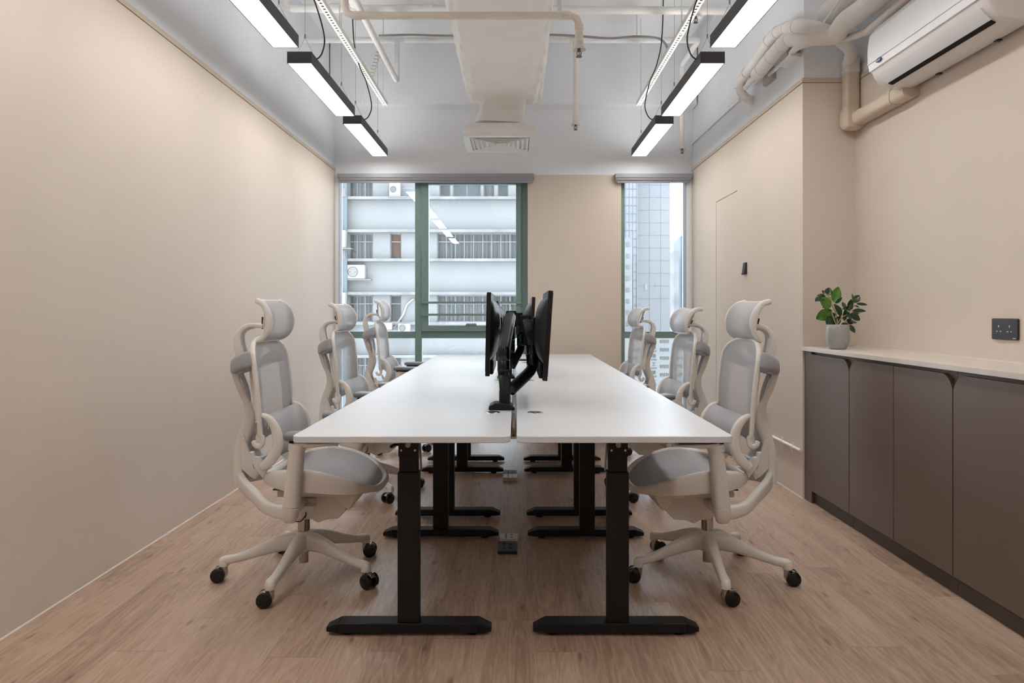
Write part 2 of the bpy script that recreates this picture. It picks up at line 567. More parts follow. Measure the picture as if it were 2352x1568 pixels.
# right wall: recessed part with the cabinets, then a projecting block towards the window
struct('wall_right', MB().box(XR2 + .012, XR2 + .15, YF - .1, YC, 0, ZC), m_upper, smooth=False)
struct('trim_3', MB().box(XR2, XR2 + .012, YF, YC, 0, ZP - .03), m_beige, smooth=False)
struct('trim_4', MB().box(XR2 - .004, XR2 + .012, YF, YC, ZP - .027, ZP), m_beige2, smooth=False)
struct('wall_right_projecting', MB().box(XR + .012, XR2 + .15, YC + .012, YB + .3, 0, ZC), m_upper, smooth=False)
mb = MB()
DY0, DY1, DZ = 5.62, 6.22, 2.10        # flush door leaf in the panelling
mb.box(XR, XR + .012, YC, DY0, 0, ZP - .03).box(XR, XR + .012, DY1, YB, 0, ZP - .03).box(XR, XR + .012, DY0, DY1, DZ, ZP - .03)
mb.box(XR + .012, XR2, YC, YC + .012, 0, ZP - .03)
struct('trim_5', mb, m_beige, smooth=False)
struct('trim_6', MB().box(XR - .004, XR + .012, YC - .004, YB, ZP - .027, ZP).box(XR + .012, XR2, YC - .004, YC + .012, ZP - .027, ZP), m_beige2, smooth=False)
struct('baseboard_right', MB().prism([(XR, 0), (XR - .003, 0), (XR, .006)], YC, YB), m_bead, smooth=False)
dr = struct('door_1', MB().box(XR + .002, XR + .014, DY0 + .004, DY1 - .004, .004, DZ - .004), m_beige, smooth=False)
obj('door_handle', MB().box(XR - .03, XR + .002, DY1 - .05, DY1 - .02, .20, .24 + .02), m_bplast, dr, bevel=.003)
# window wall
mb = MB()
mb.box(XL - .1, XR2, YB, YB + .135, 2.50, ZC)
mb.box(XL - .1, XR2, YB, YB + .135, 0, .12)
mb.box(XL - .1, -1.755, YB, YB + .135, .12, 2.50)
mb.box(1.695, XR2, YB, YB + .135, .12, 2.50)
struct('wall_back', mb, m_upper, smooth=False)
struct('wall_back_pier', MB().box(.121, 1.05, YB, YB + .135, .12, 2.50), m_beige, smooth=False)
struct('trim_7', MB().box(XL, XR, 6.87, YB, 3.146, ZC), m_upper, smooth=False)

def window(n, x0, x1, mullions, sash=None):
    z0, z1, zt = .12, 2.50, .91
    y0, y1 = YB + .06, YB + .13
    f = MB()
    b = .045
    f.box(x0, x1, y0 + .001, y1 - .001, z1 - b, z1).box(x0, x1, y0 + .001, y1 - .001, z0, z0 + b)
    if n == 1:
        f.box(x1 - .07, x1, y0, y1, z0, z1)
    xs_ = (x0, x0 + .006) if n == 1 else (x1 - .006, x1)
    struct('trim_%d' % (7 + n), MB().box(xs_[0], xs_[1], YB + .002, YB + .133, z0, z1), m_blind, smooth=False)
    if n == 2:
        f.box(x0, x0 + .045, y0, y1, z0, z1)
    f.box(x0, x1, y0 + .002, y1 - .002, zt - .034, zt + .034)
    for m0, m1 in mullions:
        f.box(m0, m1, y0 - .01, y1, z0, z1)
    fo = struct('window_%d' % n, f, m_green, bevel=.003)
    g = MB()
    edges = [x0] + [v for m_ in mullions for v in m_] + [x1]
    for i in range(0, len(edges), 2):
        g.box(edges[i], edges[i + 1], y1 - .03, y1 - .026, z0, zt)
        if not (sash and i == 2):
            g.box(edges[i], edges[i + 1], y1 - .03, y1 - .026, zt, z1)
    obj('pane', g, m_glass, fo, smooth=False)
    return fo
w1 = window(1, -1.755, .121, [(-1.005, -.938)], sash=True)
s_ = MB()
s0, s1 = -.938, .055
s_.box(s0, s0 + .07, YB + .03, YB + .11, .945, 2.455).box(s1 - .05, s1, YB + .03, YB + .11, .945, 2.455)
s_.box(s0 + .002, s1 - .002, YB + .031, YB + .109, .946, 1.005).box(s0 + .002, s1 - .002, YB + .031, YB + .109, 2.415, 2.454)
sash = obj('opening_sash', s_, m_green, w1, bevel=.003)
obj('pane', MB().box(s0 + .06, s1 - .04, YB + .07, YB + .074, 1.0, 2.42), m_glass, sash, smooth=False)
obj('window_handle', MB().prism([(-.50, 1.005), (-.385, 1.005), (-.395, 1.025), (-.49, 1.025)], YB + .02, YB + .05), m_green, sash, bevel=.003)
for z in (1.232, 1.112):
    obj('safety_bar', MB().box(-.935, .06, YB + .0, YB + .022, z - .011, z + .011), m_green, w1, bevel=.002)
window(2, 1.05, 1.695, [])
def blind(x0, x1, label):
    t = thing('roller_blind', label, 'blind', ((x0 + x1) / 2, YB - .03, 2.42), group='roller blinds rolled up under the header')
    obj('cassette', MB().prism([(YB - .075, 2.5), (YB - .075, 2.462), (YB - .06, 2.45), (YB, 2.45), (YB, 2.5)], x0, x1, 'x'), m_blind, t, world=True, bevel=.004)
    obj('fabric_roll', MB().cyl((x0 + .01, YB - .042, 2.452), (x1 - .01, YB - .042, 2.452), .024), m_blind, t, world=True)
    obj('bottom_bar', MB().box(x0 + .02, x1 - .02, YB - .05, YB - .035, 2.412, 2.43), m_blind, t, world=True, bevel=.003)
    return t
blind(-1.75, .18, 'long grey roller blind rolled up above the wide window')
blind(.98, 1.74, 'short grey roller blind rolled up above the narrow right window')
tag(obj('blind_chain', MB().tube([(1.722, YB - .03, 2.45), (1.722, YB - .03, .5)], .003, 6).tube([(1.735, YB - .03, 2.45), (1.735, YB - .03, .5)], .003, 6).tube([(1.722, YB - .03, .5), (1.7285, YB - .03, .49), (1.735, YB - .03, .5)], .003, 6), m_steelw), 'thin white bead chain hanging beside the narrow right window', 'chain')

# ------------------------------------------------------------------ pendant lamps
def lamp(xc, y0, y1, label, rz=0.0):
    zb = 2.64
    yc = (y0 + y1) / 2
    L = (y1 - y0) / 2
    t = thing('linear_pendant_lamp', label, 'pendant lamp', (xc, yc, zb), rz, 'black linear pendant lamps in two rows')
    hw, h = .0735, .07
    b = MB()
    b.box(-hw, hw, -L, L, .006, h).box(-hw, -hw + .005, -L, L, 0, .006).box(hw - .005, hw, -L, L, 0, .006)
    b.box(-hw, hw, -L, -L + .005, 0, .006).box(-hw, hw, L - .005, L, 0, .006)
    obj('housing', b, m_housing, t, smooth=False)
    obj('diffuser', MB().box(-hw + .005, hw - .005, -L + .005, L - .005, .0015, .0055), m_emit, t, smooth=False)
    obj('added_uplight', MB().box(-hw + .012, hw - .012, -L + .02, L - .02, h - .001, h + .0015), m_emit_up, t, smooth=False)  # glowing top strip, added to brighten ceiling and upper walls
    for s in (-1, 1):
        y = s * (L - .12)
        b = MB()
        b.tube([(-hw + .01, y, h), (0, y, h + .13)], .0011, 6).tube([(hw - .01, y, h), (0, y, h + .13)], .0011, 6)
        b.tube([(0, y, h + .13), (0, y, ZC - zb)], .0011, 6).cyl((0, y, h + .125), (0, y, h + .15), .005, n=10)
        obj('suspension_wire', b, m_wire, t)
    s = 1 if xc < 0 else -1
    obj('power_cable', MB().tube([(s * .07, -L + .12, h - .005), (s * .12, -L + .06, h + .01), (s * .165, -L - .05, h + .07), (s * .155, -L - .2, h + .2), (s * .13, -L - .36, h + .29), (s * .10, -L - .40, h + .5), (s * .09, -L - .41, ZC - zb)], .0045, 8, smooth=6), m_cable, t)
    return t
rows = [(5.68, 6.85), (4.29, 5.45), (2.87, 4.04), (1.45, 2.62), (0.03, 1.20), (-1.39, -.22)]
nm = ['farthest, close to the window wall', 'second from the window wall', 'third from the window, cut by the frame',
      'hanging just above the photographer', 'hanging behind the photographer', 'hanging at the back end of the room']
for (a, b_), q in zip(rows, nm):
    lamp(-1.305, a, b_, 'lit linear pendant lamp of the left row, ' + q)
for (a, b_), q in zip(rows, nm):
    lamp(1.19, a, b_, 'lit linear pendant lamp of the right row, ' + q, rz=0.02 if a == 2.87 else 0)

# ------------------------------------------------------------------ ceiling services
def perforated_strip(x, label):
    y0, y1, z = 2.2, 6.42, 3.0
    hw = .02
    b = MB()
    b.box(x - hw, x - hw + .012, y0, y1, z, z + .004).box(x + hw - .012, x + hw, y0, y1, z, z + .004)
    b.box(x + hw - .002, x + hw, y0, y1, z + .004, z + .035).box(x - hw, x - hw + .002, y0, y1, z + .004, z + .035)
    n = int((y1 - y0) / .042)
    for k in range(n):
        yy = y0 + k * .042
        b.box(x - hw + .012, x + hw - .012, yy, yy + .022, z + .0002, z + .0038)
    t = thing('slotted_channel', label, 'slotted channel', (x, y0, z), group='white slotted channels hung along the ceiling')
    obj('channel', b, m_steelw, t, world=True, smooth=False)
    obj('channel_shade_plate', MB().box(x - hw + .003, x + hw - .003, y0, y1, z + .02, z + .022), m_dgrey, t, world=True, smooth=False)  # dark plate painted in as the shade behind the slots
    for yy in (3.1, 4.75, 6.3):
        obj('hanger_rod', MB().cyl((x, yy, z - .02), (x, yy, ZC), .004, n=8).cyl((x, yy, z - .006), (x, yy, z + .002), .016, n=10), m_steelw, t, world=True)
perforated_strip(-1.175, 'white slotted steel channel hung along the ceiling on the left')
perforated_strip(1.11, 'white slotted steel channel hung along the ceiling on the right')

# insulated duct with its neck
b = MB()
y0, y1 = .6, 6.15
def duct_station(y, k):
    cx, cz = -.095, 3.19
    s = 0.5 * (1 + math.cos(2 * PI * y / .72))
    hw = .325 + .006 * (1 - s) + .004 * math.sin(y * 9)
    hh = .245 + .016 * (1 - s) ** 1.5
    a = 2 * PI * (k + .5) / 48
    c, d = math.cos(a), math.sin(a)
    p = 7
    wob = .004 * math.sin(k * 1.7 + y * 5) + .003 * math.sin(k * 3.1 - y * 13)
    return (cx + math.copysign(abs(c) ** (2 / p), c) * (hw + wob), y, cz + math.copysign(abs(d) ** (2 / p), d) * (hh + wob * 1.5))
NS = 90
o = len(b.v)
for j in range(NS + 1):
    y = y0 + (y1 - y0) * j / NS
    for k in range(48):
        b.v.append(V(duct_station(y, k)))
for j in range(NS):
    for k in range(48):
        a = j * 48 + k; c = j * 48 + (k + 1) % 48
        b.f.append((a, c, c + 48, a + 48))
b.f.append(tuple(range(48))); b.f.append(tuple(NS * 48 + k for k in range(48)))
t = thing('air_duct', 'big white cloth-wrapped air duct running along the middle of the ceiling', 'air duct', (-.095, 3.4, 3.43))
obj('duct_body', b, m_duct, t, world=True, sharp=60)
b = MB()
b.tube([(-.095, 6.12, 3.05), (-.10, 6.13, 2.92), (-.12, 6.1, 2.80), (-.13, 6.06, 2.66)], [(.20, .16), (.185, .15), (.19, .15), (.22, .2)], 28, ref=(1, 0, 0), power=5, smooth=5)
obj('duct_neck', b, m_wrap, t, world=True)
# diffuser
cx, cy, zz = -.13, 6.06, 2.565
t = thing('air_diffuser', 'square white louvred air diffuser at the end of the duct', 'air diffuser', (cx, cy, zz))
b = MB()
b.tube([(cx, cy, zz + .02), (cx, cy, zz + .06), (cx, cy, zz + .085), (cx, cy, zz + .115)], [(.302, .302), (.306, .306), (.298, .298), (.27, .27)], 40, ref=(1, 0, 0), power=9, smooth=3)
obj('plenum_wrap', b, m_wrap, t, world=True)
def sq_ring(b, r0, z0, r1, z1, th=.003):
    vs = []
    for r, z in ((r0, z0), (r1, z1), (r1, z1 + th), (r0, z0 + th)):
        vs += [(cx - r, cy - r, z), (cx + r, cy - r, z), (cx + r, cy + r, z), (cx - r, cy + r, z)]
    fs = []
    for i in range(4):
        for k in range(4):
            a = i * 4 + k; c = i * 4 + (k + 1) % 4
            d = ((i + 1) % 4) * 4
            fs.append((a, c, d + (k + 1) % 4, d + k))
    b.add(vs, fs)
b = MB(); sq_ring(b, .30, zz, .245, zz, .02)
obj('diffuser_frame', b, m_steelw, t, world=True, smooth=False)
for k in range(6):
    b = MB()
    r = .238 - k * .039
    sq_ring(b, r, zz - .003, r - .018, zz + .007, .002)
    obj('louver', b, m_steelw, t, world=True, smooth=False)
obj('throat_shade_plate', MB().box(cx - .24, cx + .24, cy - .24, cy + .24, zz + .034, zz + .04), m_gap, t, world=True, smooth=False)  # black plate standing in for the shade between the louvres

def sprinkler(b_parent, p, scale=1.0):
    """pendent head hanging with its cup at point p"""
    x, y, z = p
    e = MB().lathe([(.012, .03), (.024, .026), (.036, .006), (.037, 0), (.030, .002), (.016, .012)], (x, y, z - .02), 24)
    h = obj('sprinkler_cup', e, m_pipeb, b_parent, world=True)
    k = MB().cyl((x, y, z - .012), (x, y, z - .026), .009, n=12)
    k.tube([(x - .009, y, z - .026), (x - .013, y, z - .038), (x - .003, y, z - .054)], .0028, 8).tube([(x + .009, y, z - .026), (x + .013, y, z - .038), (x + .003, y, z - .054)], .0028, 8)
    k.cyl((x, y, z - .026), (x, y, z - .05), .0025, n=8).cyl((x, y, z - .054), (x, y, z - .057), .017, n=16)
    obj('sprinkler_head', k, m_bronze, b_parent, world=True)

# A: cream pipe crossing low in front of the duct
dA = 4.0
zA = PD(0, 36, dA).z
xa0, xa1 = PD(792, 0, dA).x, PD(1330, 0, dA).x
t = thing('sprinkler_pipe', 'cream painted sprinkler pipe crossing in front of the duct', 'pipe', (xa0, dA, zA))
b = MB()
b.tube([(xa0, dA, ZC), (xa0, dA, zA + .05), (xa0 + .015, dA, zA + .015), (xa0 + .05, dA, zA), (xa1 - .05, dA, zA), (xa1 - .015, dA, zA - .015), (xa1, dA, zA - .05), (xa1, dA, zA - .13)], .021, 20)
for q in ((xa0 + .05, xa0 + .09), (xa1 - .09, xa1 - .05)):
    b.cyl((q[0], dA, zA), (q[1], dA, zA), .0255)
b.cyl((xa1, dA, zA - .05), (xa1, dA, zA - .08), .025).cyl((xa1, dA, zA - .11), (xa1, dA, zA - .15), .024).cyl((xa1, dA, zA - .15), (xa1, dA, zA - .185), .020)
obj('pipe_run', b, m_pipeb, t, world=True)
sprinkler(t, (xa1, dA, zA - .175))
xh = PD(1285, 0, dA).x
obj('pipe_hanger', MB().box(xh - .012, xh + .012, dA - .002, dA + .002, zA, ZC).cyl((xh - .01, dA, zA), (xh + .01, dA, zA), .026), m_steelw, t, world=True)

# B: white pipe hanging across the room behind the duct
dB = 6.05
zB = PD(0, 92, dB).z
xb0, xb1 = XL - .02, PD(1605, 0, dB).x
t = thing('sprinkler_pipe', 'white pipe spanning the room behind the duct under the slab', 'pipe', (0, dB, zB))
b = MB()
b.tube([(xb0, dB, zB), (xb1 - .05, dB, zB), (xb1 - .01, dB + .012, zB), (xb1, dB + .05, zB), (xb1, 6.60, zB), (xb1 - .0, 6.64, zB - .01), (xb1 - .0, 6.65, zB - .05), (xb1, 6.65, zB - .1)], .024, 18)
xl = PD(912, 0, dB).x
b.cyl((xl - .05, dB, zB), (xl + .05, dB, zB), .029).cyl((xb1 - .10, dB, zB), (xb1 - .05, dB, zB), .028)
b.tube([(xl, dB, zB), (xl, dB, zB - .3), (xl, dB - .012, PD(0, 187, dB).z + .012), (xl, dB - .05, PD(0, 187, dB).z), (xl, 3.2, PD(0, 187, dB).z)], .023, 18)
obj('pipe_run', b, m_pipe, t, world=True)
for xx in (PD(880, 0, dB).x, PD(1463, 0, dB).x):
    obj('pipe_hanger', MB().cyl((xx, dB, zB), (xx, dB, ZC), .005, n=8).cyl((xx - .012, dB, zB), (xx + .012, dB, zB), .029), m_steelw, t, world=True)
xs = PD(1322, 0, dB).x
zs = PD(0, 283, dB).z
d_ = obj('drop_pipe', MB().cyl((xs, dB, zB), (xs, dB, zs + .02), .022).cyl((xs, dB, zs), (xs, dB, zs + .07), .024).cyl((xs - .05, dB, zB), (xs + .05, dB, zB), .028), m_pipeb, t, world=True)
sprinkler(t, (xs, dB, zs))
zs2 = PD(0, 338, 6.65).z
obj('drop_pipe', MB().cyl((xb1, 6.65, zB - .08), (xb1, 6.65, zs2), .020), m_pipeb, t, world=True)
sprinkler(t, (xb1, 6.65, zs2))
# C: higher pipe across
dC = 5.2
zCp = PD(0, 19, dC).z
b = MB()
b.cyl((PD(668, 0, dC).x, dC, zCp), (PD(1715, 0, dC).x, dC, zCp - .02), .028)
for px in (735, 770, 985):
    b.cyl((PD(px - 10, 0, dC).x, dC, zCp), (PD(px + 10, 0, dC).x, dC, zCp), .034)
b.tube([(PD(668, 0, dC).x, dC, zCp), (PD(668, 0, dC).x - .03, dC, zCp + .02), (PD(668, 0, dC).x - .035, dC, ZC)], .026, 14)
b.tube([(PD(1715, 0, dC).x, dC, zCp - .02), (XR + .02, dC, zCp - .02)], .028, 14)
t = thing('water_pipe', 'white pipe high under the slab crossing above the duct', 'pipe', (0, dC, zCp))
obj('pipe_run', b, m_pipe, t, world=True)
xk = PD(1598, 0, dC).x
obj('drop_pipe', MB().cyl((xk, dC, zCp - .02), (xk, dC, zCp - .06), .016), m_pipe, t, world=True)
sprinkler(t, (xk, dC, zCp - .05))
# stub pipe at top left beside the channel, and thin conduits
b = MB()
b.tube([PD(815, 18, 4.6), PD(812, 4, 4.55), PD(790, -40, 4.2), PD(770, -90, 3.9)], .03, 16, smooth=4)
tag(obj('pipe_elbow', b, m_pipe), 'short white pipe elbow at the top beside the left slotted channel', 'pipe')
b = MB()
pts = [PD(868, 90, 6.0) + V((0, 0, -.01))]
for k in range(90):
    tt = k / 90
    p = PD(873, 108, 6.0).lerp(PD(852, 178, 6.0), tt)
    a = tt * 2 * PI * 9
    pts.append(p + V((math.cos(a) * .022, math.sin(a) * .022, 0)))
b.tube(pts, .0022, 6)
tag(obj('coiled_wire', b, m_yellow), 'yellow green coiled wire hanging beside the left drop pipe', 'wire')
b = MB().tube([PD(830, 240, 6.3), PD(840, 185, 6.3), PD(822, 150, 6.3), PD(838, 134, 6.2), PD(830, 160, 6.2)], .004, 8, smooth=6)
tag(obj('white_cable', b, m_steelw), 'thin white cable looping over the left slotted channel', 'cable')
b = MB().tube([PD(1270, 80, 5.95), PD(1330, 83, 5.95), PD(1400, 88, 5.95), PD(1460, 84, 5.95), PD(1510, 88, 5.95), PD(1530, 104, 5.95), PD(1537, 130, 5.95), PD(1545, 60, 5.97)][:7], .010, 10, smooth=6)
b.tube([PD(870, 82, 5.97), PD(940, 80, 5.97), PD(1040, 82, 5.97), PD(1270, 80, 5.95)], .009, 10, smooth=5)
tag(obj('grey_cable', b, m_blind), 'thick grey cable lying along the top of the far white pipe', 'cable')
# conduit along upper right wall
t = thing('wall_conduit', 'thin white conduit running along the upper right wall to the window corner', 'conduit', (1.745, 6.0, 2.81))
obj('conduit_run', MB().cyl((1.748, YB, 2.81), (1.748, 5.55, 2.80), .011, n=12), m_pipe, t, world=True)
for yy in (5.8, 6.5):
    obj('conduit_clip', MB().cyl((1.748, yy, 2.808), (1.748, yy + .015, 2.808), .015, n=12), m_pipe, t, world=True)

# insulated refrigerant lines at the right
t = thing('insulated_pipe', 'slim wrapped pipe arching from the trunking around the wall corner', 'pipe', (1.7, 4.2, 2.8))
b = MB()
path = [V((2.01, 4.30, 2.63)), PD(1955, 118, 4.24), PD(1930, 92, 4.17), PD(1900, 73, 4.15), PD(1870, 63, 4.13), PD(1836, 60, 4.14), PX(1812, 64, 1.69), PX(1790, 72, 1.665), PX(1770, 90, 1.66), PX(1751, 119, 1.66), PX(1725, 155, 1.66), PX(1703, 186, 1.66), PX(1701, 208, 1.665), PX(1712, 224, 1.70), PX(1730, 233, 1.77)]
b.tube(path, [.036, .037, .038, .040, .037, .034, .033, .033], 18, smooth=5)
obj('pipe_run', b, m_wrap, t, world=True)
b = MB()
P = cat_rom(path, 5)
for k in (26, 31, 36, 41, 52, 58):
    d = (P[k + 1] - P[k - 1]).normalized() * .006
    obj('tie_wrap', MB().cyl(P[k] - d, P[k] + d, .0415, n=18), m_pipeb, t, world=True)
t = thing('insulated_pipe', 'thick wrapped pipe turning from above the air conditioner along the right wall', 'pipe', (1.7, 4.3, 2.78))
b = MB()
xq = 1.875
path = [V((xq + .05, 1.2, 2.80)), V((xq + .03, 2.6, 2.79)), V((xq + .01, 3.7, 2.775)), V((xq - .02, 3.98, 2.77)), PD(1915, 80, 4.13), PD(1860, 84, 4.2), PX(1815, 90, 1.70), PX(1800, 100, 1.675), PX(1780, 122, 1.672), PX(1757, 149, 1.672), PX(1738, 172, 1.675)]
b.tube(path, [.058, .058, .058, .056, .052, .048, .048, .046, .046, .044], 20, smooth=6)
obj('pipe_run', b, m_wrap, t, world=True)
b = MB()
P = cat_rom(path, 6)
for k in (36, 43, 50, 56):
    d = (P[k + 1] - P[k - 1]).normalized() * .004
    obj('tie_wrap', MB().cyl(P[k] - d, P[k] + d, .0495, n=20), m_pipeb, t, world=True)
b.tube([PX(1741, 168, 1.675), PX(1722, 190, 1.68), PX(1708, 206, 1.69)], .018, 12)
obj('pipe_joint', b, m_pipe, t, world=True)
b = MB()
xq = PD(1908, 36, 4.34).x
t = thing('insulated_pipe', 'widest wrapped pipe at the top right entering the recess wall', 'pipe', (xq, 4.2, 2.95))
b.tube([(xq + .02, 1.0, 2.97), (xq, 3.0, 2.965), (xq - .005, 4.36, 2.955)], .075, 26, smooth=6)
obj('pipe_run', b, m_wrap, t, world=True)
t = thing('drain_pipe', 'thin white drain pipe from above the air conditioner into the wall bracket', 'pipe', (1.95, 4.0, 2.7))
b = MB()
b.tube([V((2.01, 1.0, 2.86)), V((2.01, 2.4, 2.80)), V((2.005, 3.2, 2.76)), PD(2010, 58, 3.75), PD(1985, 74, 3.95), PD(1945, 88, 4.12), PD(1900, 93, 4.2), PD(1855, 100, 4.22), PX(1830, 110, 1.71), PX(1819, 122, 1.73)], .0205, 14, smooth=6)
obj('pipe_run', b, m_pipeb, t, world=True)
obj('pipe_clip', MB().box(1.98, 2.075, 3.45, 3.47, 2.715, 2.725), m_pipeb, t, world=True, bevel=.002)
tag(obj('rod', MB().cyl(PD(1884, 62, 4.1), PD(1950, -30, 4.0), .006, n=8), m_steelw), 'thin slanting white rod between the wrapped pipes at top right', 'rod')
# bracket, fitting box and plaster lump on the upper right wall
p = PX(1819, 130, 1.735)
t = thing('pipe_bracket', 'white bracket on the right wall under the thick wrapped pipe', 'bracket', (1.735, p.y, p.z))
obj('bracket_plate', MB().box(1.72, XR + .02, p.y - .06, p.y + .05, p.z + .0, p.z + .06), m_concrete, t, world=True, bevel=.004)
obj('bracket_foot', MB().prism([(1.70, p.z - .015), (XR + .02, p.z - .03), (XR + .02, p.z + .0), (1.70, p.z + .0)], p.y - .07, p.y + .14), m_pipe, t, world=True, bevel=.004)
obj('conduit_run', MB().tube([PX(1800, 140, 1.745), PX(1768, 172, 1.745)], .014, 12), m_pipe, t, world=True)
p = PX(1764, 180, 1.745)
tag(obj('plaster_patch', MB().prism([(p.y - .10, p.z - .035), (p.y + .09, p.z - .03), (p.y + .10, p.z + .03), (p.y + .02, p.z + .04), (p.y + .0, p.z + .1), (p.y - .04, p.z + .09), (p.y - .09, p.z + .03)], 1.74, XR + .02, 'x'), m_concrete, bevel=.004), 'rough plaster patch on the right wall under the wrapped pipes', 'plaster patch')
p = PX(1740, 182, 1.72)
tag(obj('metal_clamp', MB().tube([(1.70, p.y - .12, p.z), (1.70, p.y + .02, p.z - .015), (1.70, p.y + .06, p.z + .03), (XR + .02, p.y + .03, p.z + .03)], (.010, .02), 12, smooth=4), m_steelw), 'white clamp ring at the far end of the thick wrapped pipe', 'clamp')

# trunking
t = thing('pipe_trunking', 'beige cover trunking in the recess corner running to the air conditioner', 'trunking', (2.0, 4.3, 2.25))
def trunk_sec(b, x0, x1, y0, y1, z0, z1, r=.012):
    b.prism(rrect(x0, x1, y0, y1, r, 3), z0, z1, 'z')
b = MB(); trunk_sec(b, 1.985, 2.072, 4.262, 4.34, 2.30, 2.578, .022)
obj('upright_cover', b, m_trunkb, t, world=True)
b = MB(); trunk_sec(b, 1.983, 2.074, 4.26, 4.34, 2.578, 2.665, .022)
obj('upright_cover', b, m_trunkw, t, world=True)
b = MB()
b.prism(rrect(1.988, 2.075, 2.245, 2.325, .025, 5), 3.65, 4.26)
obj('horizontal_cover', b, m_trunkb, t, world=True)
b = MB()
b.tube([(2.02, 4.20, 2.283), (2.018, 4.27, 2.28), (2.018, 4.285, 2.30), (2.022, 4.292, 2.36)], [(.055, .05), (.056, .052), (.054, .05), (.048, .044)], 24, ref=(1, 0, 0), power=4, smooth=4)
obj('elbow_cover', b, m_trunkb, t, world=True)
b = MB(); b.prism(rrect(1.985, 2.075, 2.242, 2.328, .025, 5), 3.78, 3.80)
obj('cover_joint', b, m_trunkb, t, world=True)

# air conditioner
t = thing('air_conditioner', 'white wall-mounted split air conditioner high on the right wall', 'air conditioner', (2.05, 3.2, 2.29))
ya, yb = 2.79, 3.70
prof = [(2.062, 2.62), (1.93, 2.62), (1.875, 2.605), (1.845, 2.56), (1.838, 2.46), (1.846, 2.386), (1.862, 2.352), (1.888, 2.318), (1.93, 2.300), (1.98, 2.291), (2.03, 2.289), (2.062, 2.30)]
obj('ac_body', MB().prism(prof, ya, yb), m_acp, t, world=True, bevel=.012, seg=3)
pp = [(1.90, 2.622), (1.872, 2.612), (1.838, 2.568), (1.829, 2.50), (1.829, 2.44), (1.838, 2.383), (1.848, 2.383), (1.843, 2.46), (1.85, 2.56), (1.88, 2.60)]
obj('front_panel', MB().prism(pp, ya + .005, yb - .005), m_acw, t, world=True, bevel=.0015, sharp=25)
obj('panel_ridge', MB().prism([(1.8265, 2.425), (1.8285, 2.418), (1.833, 2.418), (1.833, 2.43)], ya + .006, yb - .006), m_acw, t, world=True)
fl = [(1.857, 2.352), (1.872, 2.330), (1.90, 2.3065), (1.905, 2.310), (1.878, 2.336), (1.865, 2.356)]
obj('air_flap', MB().prism(fl, ya + .05, yb - .06), m_acw, t, world=True, sharp=30)
obj('air_outlet', MB().prism([(1.902, 2.3045), (1.925, 2.2975), (1.928, 2.304), (1.905, 2.311)], ya + .06, yb - .07), m_hole, t, world=True)
for yy in (3.0, 3.42):
    obj('bottom_catch', MB().box(2.03, 2.055, yy, yy + .02, 2.285, 2.292), m_dgrey, t, world=True)
# end face rings facing the camera
b = MB()
for r in (.03, .045, .06):
    b.tube([(2.015 + r * math.cos(a), ya - .001, 2.44 + r * math.sin(a)) for a in [PI / 2 + PI * k / 12 for k in range(13)]], .0012, 6)
obj('side_grooves', b, m_dgrey, t, world=True)
# badge
pl = PX(2018, 146, 1.8285)
bb = MB()
ring = [(0.024 * math.cos(2 * PI * k / 24), 0.0105 * math.sin(2 * PI * k / 24)) for k in range(24)]
bb.prism([(pl.y + a, 2.408 + c) for a, c in ring], 1.826, 1.832, 'x')
bd = obj('badge', bb, m_blue, t, world=True)
def text_mesh(name, s, size, m, parent, loc, rot, world=True, extrude=.0005):
    cu = bpy.data.curves.new(name, 'FONT')
    cu.body = s
    cu.size = size
    cu.extrude = extrude
    cu.align_x = 'CENTER'; cu.align_y = 'CENTER'
    tmp = bpy.data.objects.new(name, cu)
    col.objects.link(tmp)
    bpy.context.view_layer.update()
    me = bpy.data.meshes.new_from_object(tmp.evaluated_get(bpy.context.evaluated_depsgraph_get()))
    bpy.data.objects.remove(tmp)
    me.materials.clear(); me.materials.append(m)
    o = bpy.data.objects.new(name, me)
    o.rotation_euler = rot
    o.location = V(loc) - (world_loc(parent) if parent else V((0, 0, 0)))
    o.parent = parent
    col.objects.link(o)
    return o
text_mesh('badge_text', 'Carrier', .0115, m_steelw, bd, (1.8255, pl.y, 2.408), (PI / 2, 0, -PI / 2))

# ------------------------------------------------------------------ cabinets on the right
XD = 1.76
ys = [4.19, 3.752, 3.311, 2.863, 2.415, 1.967, 1.52, 1.072]
ZT0, ZK = .888, .072
tops = thing('stone_worktop', 'pale veined stone worktop lying on the taupe cabinets', 'worktop', (1.9, 3, .905))
obj('worktop_slab', MB().box(1.742, XR2, 1.0, 4.335, .905, .928), m_stone, tops, world=True, bevel=.0015, smooth=False)
obj('rear_upstand', MB().box(XR2 - .008, XR2, 1.0, 4.335, .928, .934), m_bead, tops, world=True, smooth=False)
cn = ['farthest cabinet unit, under the potted plant', 'middle cabinet unit between two worktop-high rounded door gaps',
      'cabinet unit nearest the camera on the right edge of the picture']
def door_poly(a, b, ra, rb, r=.075):
    """outline in (y, z); a<b; rounded top corner at a / b"""
    P = [(a, ZK + .004), (b, ZK + .004)]
    z1 = ZT0
    if rb:
        P += [(b - r + r * math.cos(PI / 2 * k / 8), z1 - r + r * math.sin(PI / 2 * k / 8)) for k in range(9)]
    else:
        P.append((b, z1))
    if ra:
        P += [(a + r + r * math.cos(PI / 2 + PI / 2 * k / 8), z1 - r + r * math.sin(PI / 2 + PI / 2 * k / 8)) for k in range(9)]
    else:
        P.append((a, z1))
    return P
units = [(4.30, [(4.262, 3.752, True, False)]), (None, None)]
